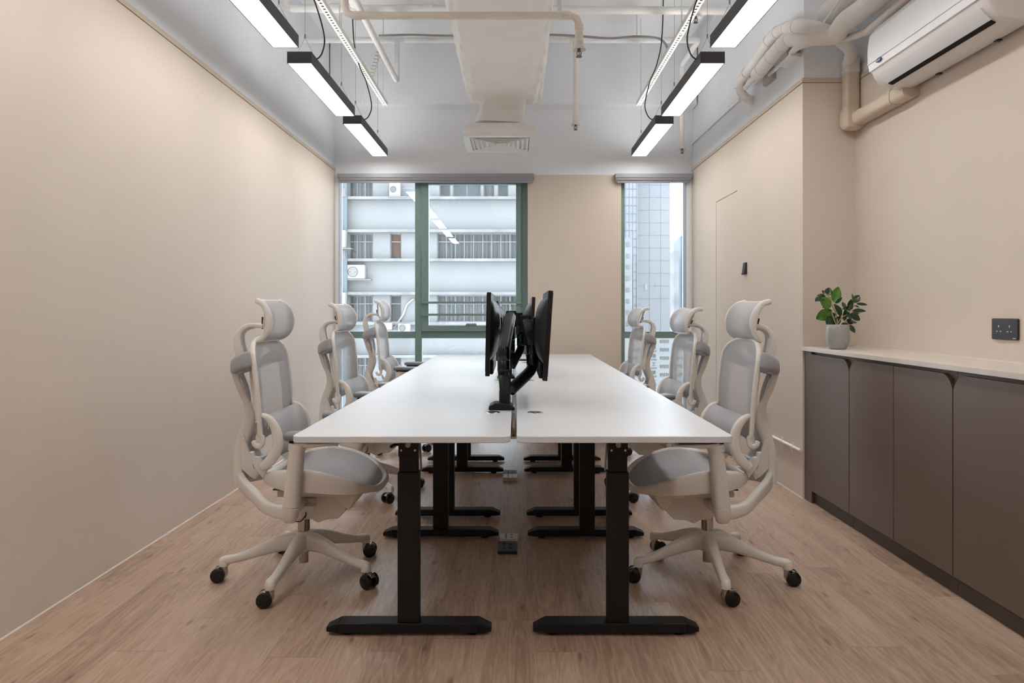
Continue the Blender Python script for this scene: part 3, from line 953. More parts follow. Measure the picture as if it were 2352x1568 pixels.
def cabinet(y0, y1, doors, label):
    t = thing('storage_cabinet', label, 'cabinet', (1.9, (y0 + y1) / 2, 0), group='taupe storage cabinets along the right wall')
    obj('carcass', MB().box(XD + .021, XR2, y0, y1, ZK, .905), m_cab, t, world=True, smooth=False)
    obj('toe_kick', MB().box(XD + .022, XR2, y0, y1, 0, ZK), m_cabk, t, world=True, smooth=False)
    for a, b_, ra, rb in doors:
        obj('door', MB().prism(door_poly(a + .0022, b_ - .0022, ra, rb), XD, XD + .018, 'x'), m_cab, t, world=True, bevel=.001, smooth=False)
    return t
c1 = cabinet(3.752, 4.338, [(3.752, 4.235, True, False)], 'farthest taupe cabinet with one round-cornered door under the potted plant')
obj('end_filler', MB().box(XD + .004, XD + .021, 4.238, 4.338, .0, .905), m_cab, c1, world=True, smooth=False)
cabinet(2.863, 3.75, [(3.311, 3.75, False, True), (2.863, 3.311, True, False)], 'second taupe cabinet, two doors with one rounded corner at each end')
cabinet(1.967, 2.861, [(2.415, 2.861, False, True), (1.967, 2.415, True, False)], 'taupe cabinet at the right edge of the picture nearest the camera')
cabinet(1.07, 1.965, [(1.52, 1.965, False, True), (1.07, 1.52, True, False)], 'taupe cabinet beside the photographer, outside the picture')

# double socket on the right wall
ys0, ys1 = 2.925, 3.085
t = thing('wall_socket', 'black double power socket on the beige wall above the worktop', 'wall socket', (XR2, 3.0, 1.03))
obj('plate', MB().prism(rrect(ys0, ys1, 1.022, 1.112, .006, 3), XR2 - .010, XR2, 'x'), m_socket, t, world=True, bevel=.003)
b = MB()
for yc_ in (2.972, 3.038):
    b.box(XR2 - .0112, XR2 - .009, yc_ - .002, yc_ + .002, 1.074, 1.084)
    for dy in (-.011, .011):
        b.box(XR2 - .0112, XR2 - .009, yc_ + dy - .0035, yc_ + dy + .0035, 1.055, 1.059)
obj('pin_holes', b, m_sockg, t, world=True)
obj('maker_mark', MB().box(XR2 - .0104, XR2 - .0099, 2.935, 2.953, 1.028, 1.031), m_sockg, t, world=True)
# black holder on the projecting wall
p0, p1 = PX(1705, 604, XR), PX(1717, 632, XR)
t = thing('wall_holder', 'small black holder mounted on the beige wall beside the flush door', 'holder', (XR, 5.4, 1.42))
obj('holder_back', MB().prism([(1.425, XR), (1.425, XR - .028), (1.44, XR - .03), (1.515, XR - .012), (1.515, XR)], 5.375, 5.465, 'y') if False else MB().prism([(XR, 1.425), (XR - .020, 1.425), (XR - .022, 1.44), (XR - .012, 1.515), (XR, 1.515)], 5.38, 5.44), m_socket, t, world=True, bevel=.003)
obj('holder_lip', MB().box(XR - .026, XR - .018, 5.383, 5.437, 1.422, 1.436), m_socket, t, world=True, bevel=.002)
# pipe low on the projecting wall
t = thing('wall_pipe', 'thin cream pipe with clips low on the beige wall beside the cabinets', 'pipe', (1.74, 4.6, .29))
pz = .296
b = MB()
b.tube([(1.735, 4.325, pz + .0), (1.735, 4.93, pz + .003), (1.735, 4.955, pz + .003), (1.735, 4.965, pz + .02), (1.735, 4.97, pz + .16), (1.735, 4.975, pz + .185), (1.735, 4.99, pz + .19), (1.735, 5.03, pz + .19), (1.735, 5.045, pz + .18), (1.735, 5.05, pz + .15), (1.735, 5.05, .02)], .010, 12)
obj('pipe_run', b, m_pipeb, t, world=True)
for yy in (4.44, 4.62):
    obj('pipe_clip', MB().cyl((1.735, yy, pz), (1.735, yy + .014, pz), .014, n=12).box(1.732, 1.739, yy, yy + .012, pz - .03, pz + .03), m_pipeb, t, world=True)

# ------------------------------------------------------------------ potted plant
pc = V((1.836, 4.05, .928))
t = thing('potted_plant', 'rubber plant with glossy green leaves in a grey pot on the worktop', 'potted plant', pc)
obj('pot', MB().lathe([(.036, .0), (.045, .003), (.058, .03), (.0635, .07), (.0625, .105), (.060, .138), (.058, .1405), (.055, .138), (.056, .125), (.02, .122), (.001, .122)], (0, 0, 0), 40), m_pot, t)
soil = obj('soil', MB().lathe([(.001, .118), (.056, .120), (.056, .124), (.001, .128)], (0, 0, 0), 24), m_dgrey, t)
SC = 404.0 * 4.594
def lp(zx, zy, dy=0.0):
    px, py = 1840 + zx / 4.594, 620 + zy / 4.594
    return PD(px, py, 4.05 + dy) - pc
b = MB()
r_ = random.Random(3)
for pts in ([(385, 600), (372, 470), (330, 380), (318, 300)], [(370, 600), (430, 500), (500, 460), (545, 360)], [(375, 590), (340, 500), (320, 420)], [(430, 500), (450, 520), (480, 560)], [(318, 300), (270, 260), (240, 235)]):
    b.tube([lp(x, y, r_.uniform(-.01, .01)) for x, y in pts], [.004, .0022], 8, smooth=4)
obj('stem', b, m_stem, t)
leaves = [(340, 340, 390, 178, 90, 1), (275, 270, 300, 185, 66, 0), (240, 252, 225, 212, 30, 0), (262, 280, 168, 268, 42, 0), (232, 300, 148, 328, 62, 0), (312, 385, 190, 310, 104, 1),
          (312, 372, 225, 395, 44, 0), (330, 425, 158, 515, 104, 1), (368, 465, 222, 525, 72, 0), (345, 585, 278, 485, 92, 0), (350, 585, 412, 478, 60, 0), (360, 352, 436, 288, 26, 0),
          (430, 485, 350, 358, 58, 0), (470, 405, 434, 338, 26, 0), (550, 335, 533, 253, 36, 1), (558, 345, 612, 264, 62, 0), (510, 405, 525, 308, 52, 0), (585, 355, 702, 366, 22, 0),
          (540, 430, 686, 432, 42, 0), (520, 462, 618, 460, 26, 0), (522, 470, 622, 528, 62, 0), (452, 535, 470, 400, 46, 0), (430, 560, 485, 640, 84, 0), (508, 580, 568, 662, 42, 0),
          (500, 540, 586, 558, 26, 0), (482, 520, 545, 570, 46, 0), (548, 398, 434, 412, 32, 0), (560, 372, 612, 396, 20, 0), (470, 430, 530, 530, 44, 0), (545, 345, 500, 430, 40, 0)]
bd_, bb_ = MB(), MB()
for x0, y0_, x1, y1_, wd, k in leaves:
    q = r_.uniform(-.03, .03)
    base, tip = lp(x0, y0_, q * .3), lp(x1, y1_, q + r_.uniform(-.04, .03))
    ax = tip - base
    Ln = ax.length
    T = ax.normalized()
    nrm = (V((r_.uniform(-.5, .5), -1, r_.uniform(-.1, .8))))
    S = T.cross(nrm).normalized()
    Nn = S.cross(T).normalized()
    W = wd / SC / 2 * (1.25 if wd > 35 else 1.5)
    bend = r_.uniform(.05, .22) * Ln
    def lf(u, v, base=base, T=T, S=S, Nn=Nn, W=W, Ln=Ln, bend=bend):
        s = (u - .5) * 2
        wv = W * (math.sin(PI * min(1, v ** .85)) ** .75 if 0 < v < 1 else 0.0)
        return base + T * (v * Ln) + S * (s * wv) + Nn * (abs(s) * W * .28 - bend * (v - .5) ** 2 * 2)
    (bb_ if k else bd_).grid(lf, 6, 12)
obj('foliage', bd_, m_leafd, t, solid=.0007)
obj('foliage', bb_, m_leafb, t, solid=.0007)['label'] = 'bright green leaves'

# ------------------------------------------------------------------ desks
ZTOP = .74
DY = [2.285, 3.775, 5.262, 6.75]
LEGS = [(2.495, 3.57), (3.93, 5.01), (5.39, 6.47)]
def desk(side, i, label):
    x0, x1 = (-.722, -.016) if side < 0 else (.004, .704)
    y0, y1 = DY[i] + .001, DY[i + 1] - .001
    t = thing('standing_desk', label, 'desk', ((x0 + x1) / 2, (y0 + y1) / 2, 0), group='white height-adjustable desks in two rows of three')
    obj('tabletop', MB().prism(rrect(x0, x1, y0, y1, .028, 6), ZTOP - .022, ZTOP, 'z'), m_desk, t, world=True, bevel=.003, seg=3)
    xc = -.378 if side < 0 else .362
    f0, f1 = (-.668, -.085) if side < 0 else (.062, .648)
    for j, yl in enumerate(LEGS[i]):
        ft = MB()
        e = .045
        yc_ = yl + .034
        ft.box(f0 + e, f1 - e, yl, yl + .068, .012, .046)
        for xa, xb in ((f0 + e, f0), (f1 - e, f1)):
            ft.add([(xa, yl, .012), (xa, yl + .068, .012), (xa, yl + .068, .046), (xa, yl, .046), (xb, yl + .012, .012), (xb, yl + .056, .012), (xb, yl + .056, .028), (xb, yl + .012, .028)],
                   [(0, 1, 2, 3), (4, 5, 6, 7), (0, 1, 5, 4), (1, 2, 6, 5), (2, 3, 7, 6), (3, 0, 4, 7)])
        for xx in (f0 + .07, f1 - .07):
            ft.cyl((xx, yc_, 0), (xx, yc_, .013), .02, n=16)
        lg = MB().box(xc - .038, xc + .038, yl + .008, yl + .058, .045, .575)
        lo = obj('leg', lg, m_black, t, world=True, bevel=.004)
        obj('foot', ft, m_black, lo, world=True, bevel=.003)
        obj('inner_column', MB().box(xc - .033, xc + .033, yl + .012, yl + .054, .575, .712), m_black, lo, world=True, bevel=.004)
        if i == 0 and j == 0:
            yf = yl + .0115
            obj('bracket_plate', MB().box(xc - .0345, xc + .0345, yf - .003, yf + .003, .63, .712), m_black, lo, world=True, bevel=.001)
            for dx in (-.024, .024):
                for zz_ in (.653, .688):
                    obj('bolt', MB().lathe([(.001, 0), (.004, .0), (.0055, .002), (.0055, .004)], (xc + dx, yf - .007, zz_), 16, 'y'), m_chrome, lo, world=True)
            obj('adjuster_knob', MB().tube([(xc, yf - .003, .672), (xc, yf - .010, .672)], .0095, 8).cyl((xc, yf - .01, .672), (xc, yf - .016, .672), .004, n=12), m_steel, lo, world=True)
            if side < 0:
                obj('release_lever', MB().tube([(xc - .03, yl + .03, .668), (xc - .05, yl + .03, .668), (xc - .062, yl + .03, .662)], [(.008, .004), (.006, .005), (.01, .006)], 10, rnd=.006, smooth=3), m_bplast, lo, world=True)
            obj('motor_rod', MB().cyl((xc + side * -.042, yl + .04, .575), (xc + side * -.036, yl + .04, .70), .004, n=8), m_steel, lo, world=True)
        obj('top_rail', MB().box(f0 + .02, f1 - .015, yl + .01, yl + .055, .7125, .718), m_black, lo, world=True)
    obj('cross_beam', MB().box(xc - .03, xc + .03, LEGS[i][0] + .06, LEGS[i][1] + .01, .672, .716), m_black, t, world=True, bevel=.003)
    gx = -.093 if side < 0 else .079
    gy = [2.83, 4.15, 5.6][i]
    gb = MB().lathe([(.001, .0025), (.024, .0025), (.031, .0015), (.033, -.001), (.033, -.004)], (gx, gy, ZTOP), 28)
    g = obj('cable_grommet', gb, m_chrome, t, world=True)
    obj('grommet_opening', MB().prism(rrect(gx - .02, gx + .02, gy - .006, gy + .006, .005, 3), ZTOP + .0022, ZTOP + .003, 'z'), m_dgrey, g, world=True)
    return t
dl = ['nearest the camera', 'in the middle of its row', 'at the window end']
for i in range(3):
    desk(-1, i, 'white standing desk of the left row, ' + dl[i])
for i in range(3):
    desk(1, i, 'white standing desk of the right row, ' + dl[i])
tr = thing('cable_tray', 'narrow metal cable tray hung in the gap between the desk rows', 'cable tray', (-.006, 2.6, .62))
obj('tray_channel', MB().box(-.030, .018, 2.46, 6.7, .700, .702).box(-.030, -.028, 2.46, 6.7, .702, .716).box(.016, .018, 2.46, 6.7, .702, .716), m_sockg, tr, world=True, smooth=False)
obj('bronze_rail', MB().box(-.011, -.002, 2.5, 2.86, .703, .733), m_brass, tr, world=True, smooth=False)
tag(obj('black_slab', MB().prism(rrect(-.16, .20, 5.80, 5.90, .01, 3), ZTOP, ZTOP + .012, 'z'), m_bplast, bevel=.002), 'thin flat black slab lying across the far desks behind the monitor arms', 'slab')

# ------------------------------------------------------------------ monitors and arms
def monitor(side, x, yc_, lean, label, w_=.56, h_=.365, zc=1.043, yaw=0.0):
    """screen faces side*X away from the middle; x = plane of the screen face"""
    t = thing('monitor', label, 'monitor', (x, yc_, zc), yaw, group='black monitors standing edge-on between the desks')
    t.rotation_euler = (0, lean, yaw)
    s = side
    hw, hh = w_ / 2, h_ / 2
    # local: +s is the screen side
    obj('bezel', MB().prism(rrect(-hw, hw, -hh, hh, .004, 2), -s * .019, 0, 'x'), m_bplast, t, bevel=.0015)
    obj('screen', MB().box(s * .0002, s * .0012, -hw + .008, hw - .008, -hh + .02, hh - .008), m_screen, t, smooth=False)
    def bk(u, v):
        a, c = (u - .5) * 2, (v - .5) * 2
        dome = (1 - abs(a) ** 2.6) ** .6 * (1 - abs(c) ** 2.4) ** .6 if abs(a) < 1 and abs(c) < 1 else 0
        return (-s * (.018 + .042 * dome), a * (hw - .004), .02 + c * (hh - .045))
    obj('back_housing', MB().grid(bk, 28, 22), m_bplast, t)
    b = MB().box(-s * .018, -s * .034, -hw + .05, hw - .05, -hh + .004, -hh + .07)
    obj('lower_housing', b, m_bplast, t, bevel=.006)
    b = MB().box(-s * .048, -s * .0665, -.05, .05, -.03, .07)
    obj('mount_plate', b, m_bplast, t, bevel=.003)
    return t
monitor(-1, -.128, 3.36, .02, 'black monitor facing left at the front, clamped to the nearest arm')
monitor(1, .140, 3.14, .065, 'black monitor facing right at the front, edge towards the camera')
monitor(-1, -.125, 4.72, 0, 'black monitor facing left farther back, mostly hidden by the front one', zc=1.025)
monitor(1, .105, 4.36, .05, 'black monitor facing right farther back, over the window end desks')
def arm_branch(t, start, elbow, head, mount, m=m_bplast):
    sx, sy, sz = start
    ex_, ey, ez_ = elbow
    lean = abs(ex_ - sx) > .04
    b = MB()
    if lean:
        b.tube([(sx, sy, sz), (sx + (ex_ - sx) * .12, sy + (ey - sy) * .1, sz + .012), (sx + (ex_ - sx) * .85, sy + (ey - sy) * .85, ez_ - .025), (ex_, ey, ez_ + .005)], [(.022, .022), (.024, .024), (.024, .024), (.024, .022)], 20, ref=(0, 1, 0), power=3.5, smooth=4)
    else:
        b.tube([(sx, sy, sz), (sx - .002, sy + (ey - sy) * .3, sz + .05), (ex_, ey, ez_ - .02), (ex_, ey, ez_ + .01)], [(.024, .026), (.025, .024), (.021, .024), (.026, .028)], 20, ref=(1, 0, 0), power=3.5, smooth=4)
    lo = obj('lower_arm', b, m, t, world=True)
    obj('pivot_cap', MB().cyl((sx, sy - .03, sz + .085), (sx, sy - .022, sz + .085), .006), m_hole, lo, world=True)
    obj('elbow', MB().lathe([(.024, ez_), (.0265, ez_ + .01), (.0265, ez_ + .05), (.0250, ez_ + .052), (.0265, ez_ + .054), (.0265, ez_ + .095), (.022, ez_ + .110)], (ex_, ey, 0), 24), m_bgloss, t, world=True)
    hx, hy, hz = head
    b = MB().tube([(ex_, ey, ez_ + .095), (ex_ + (hx - ex_) * .15, ey + (hy - ey) * .15, ez_ + .12), ((ex_ + hx) / 2, (ey + hy) / 2, (ez_ + .13 + hz) / 2), (hx, hy, hz)], [(.023, .024), (.025, .032), (.026, .034), (.019, .024)], 20, ref=(1, 0, 0), power=4, smooth=4, rnd=.012)
    ua = obj('upper_arm', b, m_dgrey, t, world=True)
    b = MB().tube([(ex_ + .021, ey + (hy - ey) * .2, ez_ + .12), ((ex_ + hx) / 2 + .027, (ey + hy) / 2, (ez_ + .10 + hz) / 2 + .03), (hx + .020, hy, hz + .01)], .0022, 8, smooth=5)
    obj('trim_line', b, m_chrome, ua, world=True)
    mx_, my_, mz_ = mount
    b = MB().cyl((hx, hy, hz + .02), (hx, hy, hz - .11), .018).box(hx - .024, hx + .024, hy - .02, hy + .03, hz - .05, hz + .025)
    obj('tilt_head', b, m, t, world=True, bevel=.004)
    b = MB().cyl((hx, hy, mz_ - .015), (mx_, my_, mz_ - .01), .015).cyl((mx_ - (mx_ - hx) * .35, my_ - .024, mz_ - .01), (mx_ - (mx_ - hx) * .35, my_ + .024, mz_ - .01), .019)
    b.box(mx_ - .004, mx_ + .004, my_ - .055, my_ + .055, mz_ - .055, mz_ + .055)
    obj('tilt_joint', b, m, t, world=True, bevel=.002)
def dual_stand(label, bx, by, L_, R_):
    t = thing('dual_monitor_stand', label, 'monitor stand', (bx, by, ZTOP), group='black twin-arm monitor stands clamped at the desk gap')
    b = MB()
    b.prism([(bx - .054, ZTOP), (bx + .054, ZTOP), (bx + .052, ZTOP + .014), (bx + .03, ZTOP + .026), (bx - .03, ZTOP + .028), (bx - .052, ZTOP + .018)], by - .05, by + .05)
    obj('clamp_base', b, m_bplast, t, world=True, bevel=.006, seg=3)
    obj('post', MB().cyl((bx + .012, by, ZTOP + .026), (bx + .012, by, ZTOP + .075), .024), m_bplast, t, world=True)
    arm_branch(t, (bx + .014, by, ZTOP + .06), *L_)
    arm_branch(t, (bx + .035, by + .03, ZTOP + .07), *R_)
dual_stand('black twin-arm monitor stand at the desk gap, nearest the camera', -.056, 2.935, ((-.050, 2.99, .885), (-.020, 3.30, 1.12), (-.066, 3.36, 1.06)), ((.075, 3.16, .90), (.045, 3.18, 1.10), (.078, 3.14, 1.05)))
dual_stand('black twin-arm monitor stand farther back, half hidden behind the nearer one', -.056, 4.30, ((-.03, 4.40, .89), (-.02, 4.66, 1.10), (-.066, 4.72, 1.045)), ((.035, 4.50, .92), (.02, 4.40, 1.11), (.044, 4.36, 1.05)))

# ------------------------------------------------------------------ floor sockets
def floor_socket(x0, x1, y0, y1, h, m, label, vertical):
    t = thing('floor_socket', label, 'floor socket', ((x0 + x1) / 2, (y0 + y1) / 2, 0), group='socket boxes lying on the floor between the desk feet')
    obj('box', MB().box(x0, x1, y0, y1, 0, h), m, t, world=True, bevel=.003)
    b = MB()
    xc, L = (x0 + x1) / 2, (y1 - y0)
    for f in (.3, .7):
        yy = y0 + L * f
        b.box(xc + .008, xc + .02, yy - .003, yy + .003, h - .001, h + .0012)
        for dy in (-.011, .011):
            b.box(xc - .018, xc - .010, yy + dy - .003, yy + dy + .003, h - .001, h + .0012)
    obj('pin_holes', b, m_hole if m is m_socket else m_dgrey, t, world=True)
floor_socket(-.084, .006, 3.345, 3.495, .014, m_socket, 'black double socket box on the floor nearest the camera', True)
floor_socket(-.079, .013, 3.515, 3.605, .018, m_sockg, 'grey data socket box on the floor just behind the nearest black one', True)
floor_socket(-.084, .010, 4.92, 5.07, .014, m_socket, 'black double socket box on the floor between the farther desk feet', True)
floor_socket(-.084, .012, 4.79, 4.90, .024, m_sockg, 'white data socket box on the floor in front of the farther black one', True)

# ------------------------------------------------------------------ office chairs
def seat_rim_z(x):
    K = [(-.18, .432), (-.12, .468), (-.05, .496), (.03, .508), (.10, .506), (.17, .490), (.24, .466), (.30, .434), (.33, .414), (.36, .395)]
    if x <= K[0][0]: return K[0][1]
    for (a, za), (b_, zb) in zip(K, K[1:]):
        if x <= b_:
            f = (x - a) / (b_ - a)
            return za + (zb - za) * f
    return K[-1][1]
def smooth_rim(x):
    return sum(seat_rim_z(x + d) for d in (-.03, -.015, 0, .015, .03)) / 5
def outline(t, cx=.102, a=.243, b_=.25, p=2.7):
    c, d = math.cos(t), math.sin(t)
    x = cx + math.copysign(abs(c) ** (2 / p), c) * a
    y = math.copysign(abs(d) ** (2 / p), d) * b_
    if x < .05:
        y *= 1 - .22 * ((.05 - x) / .22) ** 2
    return x, y
def back_w(z):
    w0 = .208 if z > .8 else .208 - .010 * (.8 - z) / .18
    if z > .90:
        q = min(1, (z - .90) / .128)
        w0 *= (1 - q ** 3.2) ** (1 / 2.4)
    return w0
def back_x(z, s):
    """s in -1..1 across"""
    return -.110 - (z - .62) * .10 - .016 * math.sin(max(0, min(1, (z - .62) / .41)) * PI) * -1 * .4 - .030 * (1 - s * s)
def chair(x, y, rz, label, lift=0.0, base_a=0.8, trails=(2.9, 3.2, 1.0, 0.2, 2.5), head_tilt=0.0, head_lift=0.0, head_dx=0.0):
    t = thing('office_chair', label, 'chair', (x, y, 0), rz, 'light grey mesh office chairs around the desks')
    # base
    b = MB()
    b.lathe([(.026, .105), (.034, .11), (.037, .15), (.036, .188), (.032, .195), (.028, .195)], (0, 0, 0), 28)
    tips = []
    ba = base_a - rz
    for k in range(5):
        a = ba + k * 2 * PI / 5
        dr_ = V((math.cos(a), math.sin(a), 0))
        pts = [dr_ * .015 + V((0, 0, .150)), dr_ * .06 + V((0, 0, .150)), dr_ * .12 + V((0, 0, .138)), dr_ * .20 + V((0, 0, .114)), dr_ * .27 + V((0, 0, .095)), dr_ * .315 + V((0, 0, .089)), dr_ * .328 + V((0, 0, .086))]
        b.tube(pts, [(.026, .040), (.026, .038), (.023, .031), (.019, .022), (.018, .017), (.020, .018), (.019, .017)], 18, ref=(-dr_.y, dr_.x, 0), power=2.6, smooth=4, rnd=.010)
        b.lathe([(.012, .066), (.0205, .066), (.021, .074), (.0205, .086), (.016, .098), (.008, .1035), (.001, .1045)], dr_ * .325, 18)
        tips.append(dr_ * .325)
    obj('star_base', b, m_cw, t)
    for k in range(5):
        p = tips[k]
        wa = trails[k] - rz
        tr_ = V((math.cos(wa), math.sin(wa), 0))
        axs = V((-tr_.y, tr_.x, 0))
        c = p + tr_ * .020 + V((0, 0, .0305))
        hb = MB().cyl(p + V((0, 0, .030)), p + V((0, 0, .067)), .0155, n=18)
        arc = [c + tr_ * (.026 * math.cos(q)) + V((0, 0, .026 * math.sin(q))) for q in [PI * (1.15 - .12 * z) for z in range(9)]]
        hb.tube(arc, (.010, .005), 10, ref=tuple(axs), power=4)
        h_ = obj('caster', hb, m_chrome, t)
        for s in (-1, 1):
            wv = MB()
            prof = [(.004, -.0095), (.024, -.0095), (.0295, -.006), (.0305, 0), (.0295, .006), (.024, .0095), (.004, .0095)]
            o0 = len(wv.v)
            n_ = 28
            for r, h in prof:
                for j in range(n_):
                    q = 2 * PI * j / n_
                    wv.v.append(c + axs * (s * .0205 + h) + tr_ * (r * math.cos(q)) + V((0, 0, r * math.sin(q))))
            for i in range(len(prof) - 1):
                for j in range(n_):
                    a_ = i * n_ + j; b2 = i * n_ + (j + 1) % n_
                    wv.f.append((a_, b2, b2 + n_, a_ + n_))
            wv.f.append(tuple(range(n_))); wv.f.append(tuple((len(prof) - 1) * n_ + j for j in range(n_)))
            obj('wheel', wv, m_bgloss, h_)
    obj('cylinder_stub', MB().cyl((0, 0, .058), (0, 0, .11), .020), m_chrome, t)
    obj('gas_cylinder', MB().cyl((0, 0, .19), (0, 0, .262 + lift), .0255, n=24).cyl((0, 0, .262 + lift), (0, 0, .285 + lift), .028, n=24), m_chrome, t)
    up = V((0, 0, lift))
    def part(name, mb, m, parent=t, **k):
        if parent is t:
            o_ = obj(name, mb, m, parent, **k)
            o_.location = o_.location + up
            return o_
        return obj(name, mb, m, parent, **k)
    # mechanism under the seat
    b = MB()
    b.prism([(-.06, .300), (.02, .262), (.055, .262), (.08, .247), (.115, .262), (.165, .264), (.20, .30), (.205, .362), (-.06, .362)], -.075, .075)
    mech = part('mechanism', b, m_cw, bevel=.006)
    part('seat_slider', MB().prism([(-.08, .392), (-.08, .366), (.17, .366), (.19, .34), (.205, .318), (.228, .316), (.242, .34), (.262, .376), (.262, .392)], -.115, .115), m_cw, mech, bevel=.008, seg=3)
    part('slider_gap', MB().box(-.10, .23, -.10, .10, .392, .397), m_dgrey, mech)
    lv = MB()
    lv.tube([(.04, -.07, .335), (.045, -.12, .335)], (.012, .005), 10)
    lv.prism([(.048 - .042 * math.cos(PI * k / 12), .340 - .026 * math.sin(PI * k / 12)) for k in range(13)], -.15, -.118, 'y')
    part('height_lever', lv, m_cw, mech, bevel=.002)
    part('lever_cable', MB().tube([(-.03, -.10, .305), (-.02, -.11, .272), (.015, -.10, .262), (.03, -.08, .28)], .0026, 8, smooth=5).tube([(.045, -.12, .325), (.04, -.11, .285), (.02, -.08, .27)], .0026, 8, smooth=5), m_cable, mech)
    b = MB().box(-.03, .075, -.085, -.073, .318, .356)
    part('control_cover', b, m_acp, mech, bevel=.003)
    # seat
    b = MB()
    nst = 72
    sec = []
    for i in range(nst):
        th = 2 * PI * i / nst
        x0, y0_ = outline(th)
        xe, ye = outline(th + .02)
        xm, ym = outline(th - .02)
        tn = V((xe - xm, ye - ym, 0)).normalized()
        nr = V((tn.y, -tn.x, 0))
        zr = smooth_rim(x0)
        side = max(0, 1 - abs((x0 - .05) / .27) ** 2.2) if x0 > .05 else max(0, 1 - min(1, (.05 - x0) / .19) ** 1.7)
        dep = .022 + .063 * side
        ring = [(-.016, -.004), (-.010, .003), (.000, .006), (.009, .003), (.013, -.006), (.014, -.5 * dep), (.006, -dep), (-.010, -dep - .002), (-.020, -.8 * dep), (-.020, -.014)]
        sec.append([V((x0, y0_, zr)) + nr * p - V((0, 0, 0)) + V((0, 0, q)) for p, q in ring])
    nr_ = len(sec[0])
    for s_ring in sec: b.v += s_ring
    for i in range(nst):
        for k in range(nr_):
            a = i * nr_ + k; c = i * nr_ + (k + 1) % nr_
            a2 = ((i + 1) % nst) * nr_ + k; c2 = ((i + 1) % nst) * nr_ + (k + 1) % nr_
            b.f.append((a, c, c2, a2))
    # under tray
    sf = part('seat_frame', b, m_cw, sharp=60)
    bt = MB()
    def tray(u, v):
        th = 2 * PI * u
        x0, y0_ = outline(th)
        f = .96 - .55 * v
        xx = .08 + (x0 - .08) * f; yy = y0_ * f
        side = max(0, 1 - abs((x0 - .05) / .27) ** 2.2) if x0 > .05 else max(0, 1 - min(1, (.05 - x0) / .19) ** 1.7)
        zr = smooth_rim(x0) - (.022 + .063 * side)
        return (xx, yy, zr + (.405 - zr) * min(1, v * 1.6) - .006 * math.sin(PI * v))
    bt.grid(tray, 60, 8)
    part('seat_underside', bt, m_cw, sf)
    b = MB()
    def sm(u, v):
        th = 2 * PI * u
        x0, y0_ = outline(th)
        f = .001 + .999 * v
        xx = .102 + (x0 - .102) * f * .965; yy = y0_ * f * .95
        rim = smooth_rim(xx)
        return (xx, yy, rim - .022 * (1 - (yy / .25) ** 2) * (1 - max(0, (xx - .05) / .32) ** 1.5 * .6))
    b.grid(sm, 64, 14, lambda u, v: (sm(u, v)[1], sm(u, v)[0]), .80)
    part('seat_mesh', b, m_weave, sf)
    # backrest frame: inverted U
    zs_ = [.60 + .01 * k for k in range(0)]
    half = []
    n_ = 26
    for k in range(n_ + 1):
        z = .64 + (1.028 - .64) * math.sin(PI / 2 * k / n_)
        wv = back_w(z)
        half.append((wv, z))
    pl_ = []
    left = [V((back_x(z, 1), -wv, z)) for wv, z in half]
    right = [V((back_x(z, 1), wv, z)) for wv, z in reversed(half)]
    # across the top the frame follows the concave back
    def fixx(p):
        s = p.y / .222
        return V((back_x(p.z, min(1, abs(s))) + .0, p.y, p.z))
    hook = lambda s: cat_rom([V((-.146, s * .190, .612)), V((-.140, s * .192, .600)), V((-.126, s * .194, .594)), V((-.113, s * .196, .601)), V((-.108, s * .197, .620)), V((-.1085, s * .1975, .632))], 4)
    path = hook(-1) + [fixx(p) for p in left] + [fixx(p) for p in right[1:]] + list(reversed(hook(1)))
    b = MB().tube(path, [(.0075, .011)] * 2, 14, power=2.5, rnd=.006)
    b2 = MB()
    bf = part('backrest_frame', b, m_cw, sharp=60)
    def bkm(u, v):
        z = .615 + (1.024 - .615) * v
        s = (u - .5) * 2
        wv = back_w(z)
        yy = s * wv
        return (back_x(z, abs(yy) / .222) + .006, yy, z)
    def bdens(u, v):
        s = abs(u - .5) * 2
        inner = (s < .58) and (.12 < v < .74)
        tri = .80 < v < .93 and s < .45 and (v < .80 + .13 * (1 - s / .45))
        return .62 if (inner or tri) else .88
    b.dens = None
    b = MB()
    b.grid(bkm, 60, 56, lambda u, v: ((u - .5) * .44, v * .41), bdens)
    part('backrest_mesh', b, m_weave, bf)
    part('fabric_tag', MB().box(-.088, -.084, -.196, -.178, .665, .70), m_sockg, bf)
    part('red_tag', MB().box(-.0895, -.0825, -.194, -.182, .688, .699), m_red, bf)
    # lumbar support
    lc = [(-.108, .722), (-.082, .706), (-.058, .672), (-.047, .63), (-.048, .59), (-.066, .552), (-.092, .524), (-.112, .510)]
    for s in (-1, 1):
        b = MB().tube([(x_, s * .198, z_) for x_, z_ in lc], [(.010, .009), (.012, .016), (.013, .021), (.013, .022), (.013, .021), (.012, .017)], 14, ref=(0, 1, 0), power=2.6, smooth=4, rnd=.006)
        lf_ = part('lumbar_frame', b, m_cw)
        if s == -1: lfr = lf_
    C = cat_rom([V((x_, 0, z_)) for x_, z_ in lc], 4)
    b = MB()
    def lum(u, v):
        s = (u - .5) * 2
        k = v * (len(C) - 1)
        i = min(int(k), len(C) - 2)
        p = C[i].lerp(C[i + 1], k - i)
        return (p.x + .012 - .018 * (1 - s * s), s * .195, p.z - .010 * (1 - s * s) * (1 - v))
    b.grid(lum, 20, 28, lambda u, v: (u * .39, v * .25), .86)
    part('lumbar_mesh', b, m_weave, lfr)
    # spine and brackets
    S = [(-.256, .905), (-.256, .87), (-.242, .81), (-.224, .76), (-.217, .70), (-.226, .655), (-.248, .60), (-.263, .54), (-.268, .47), (-.268, .405)]
    b = MB()
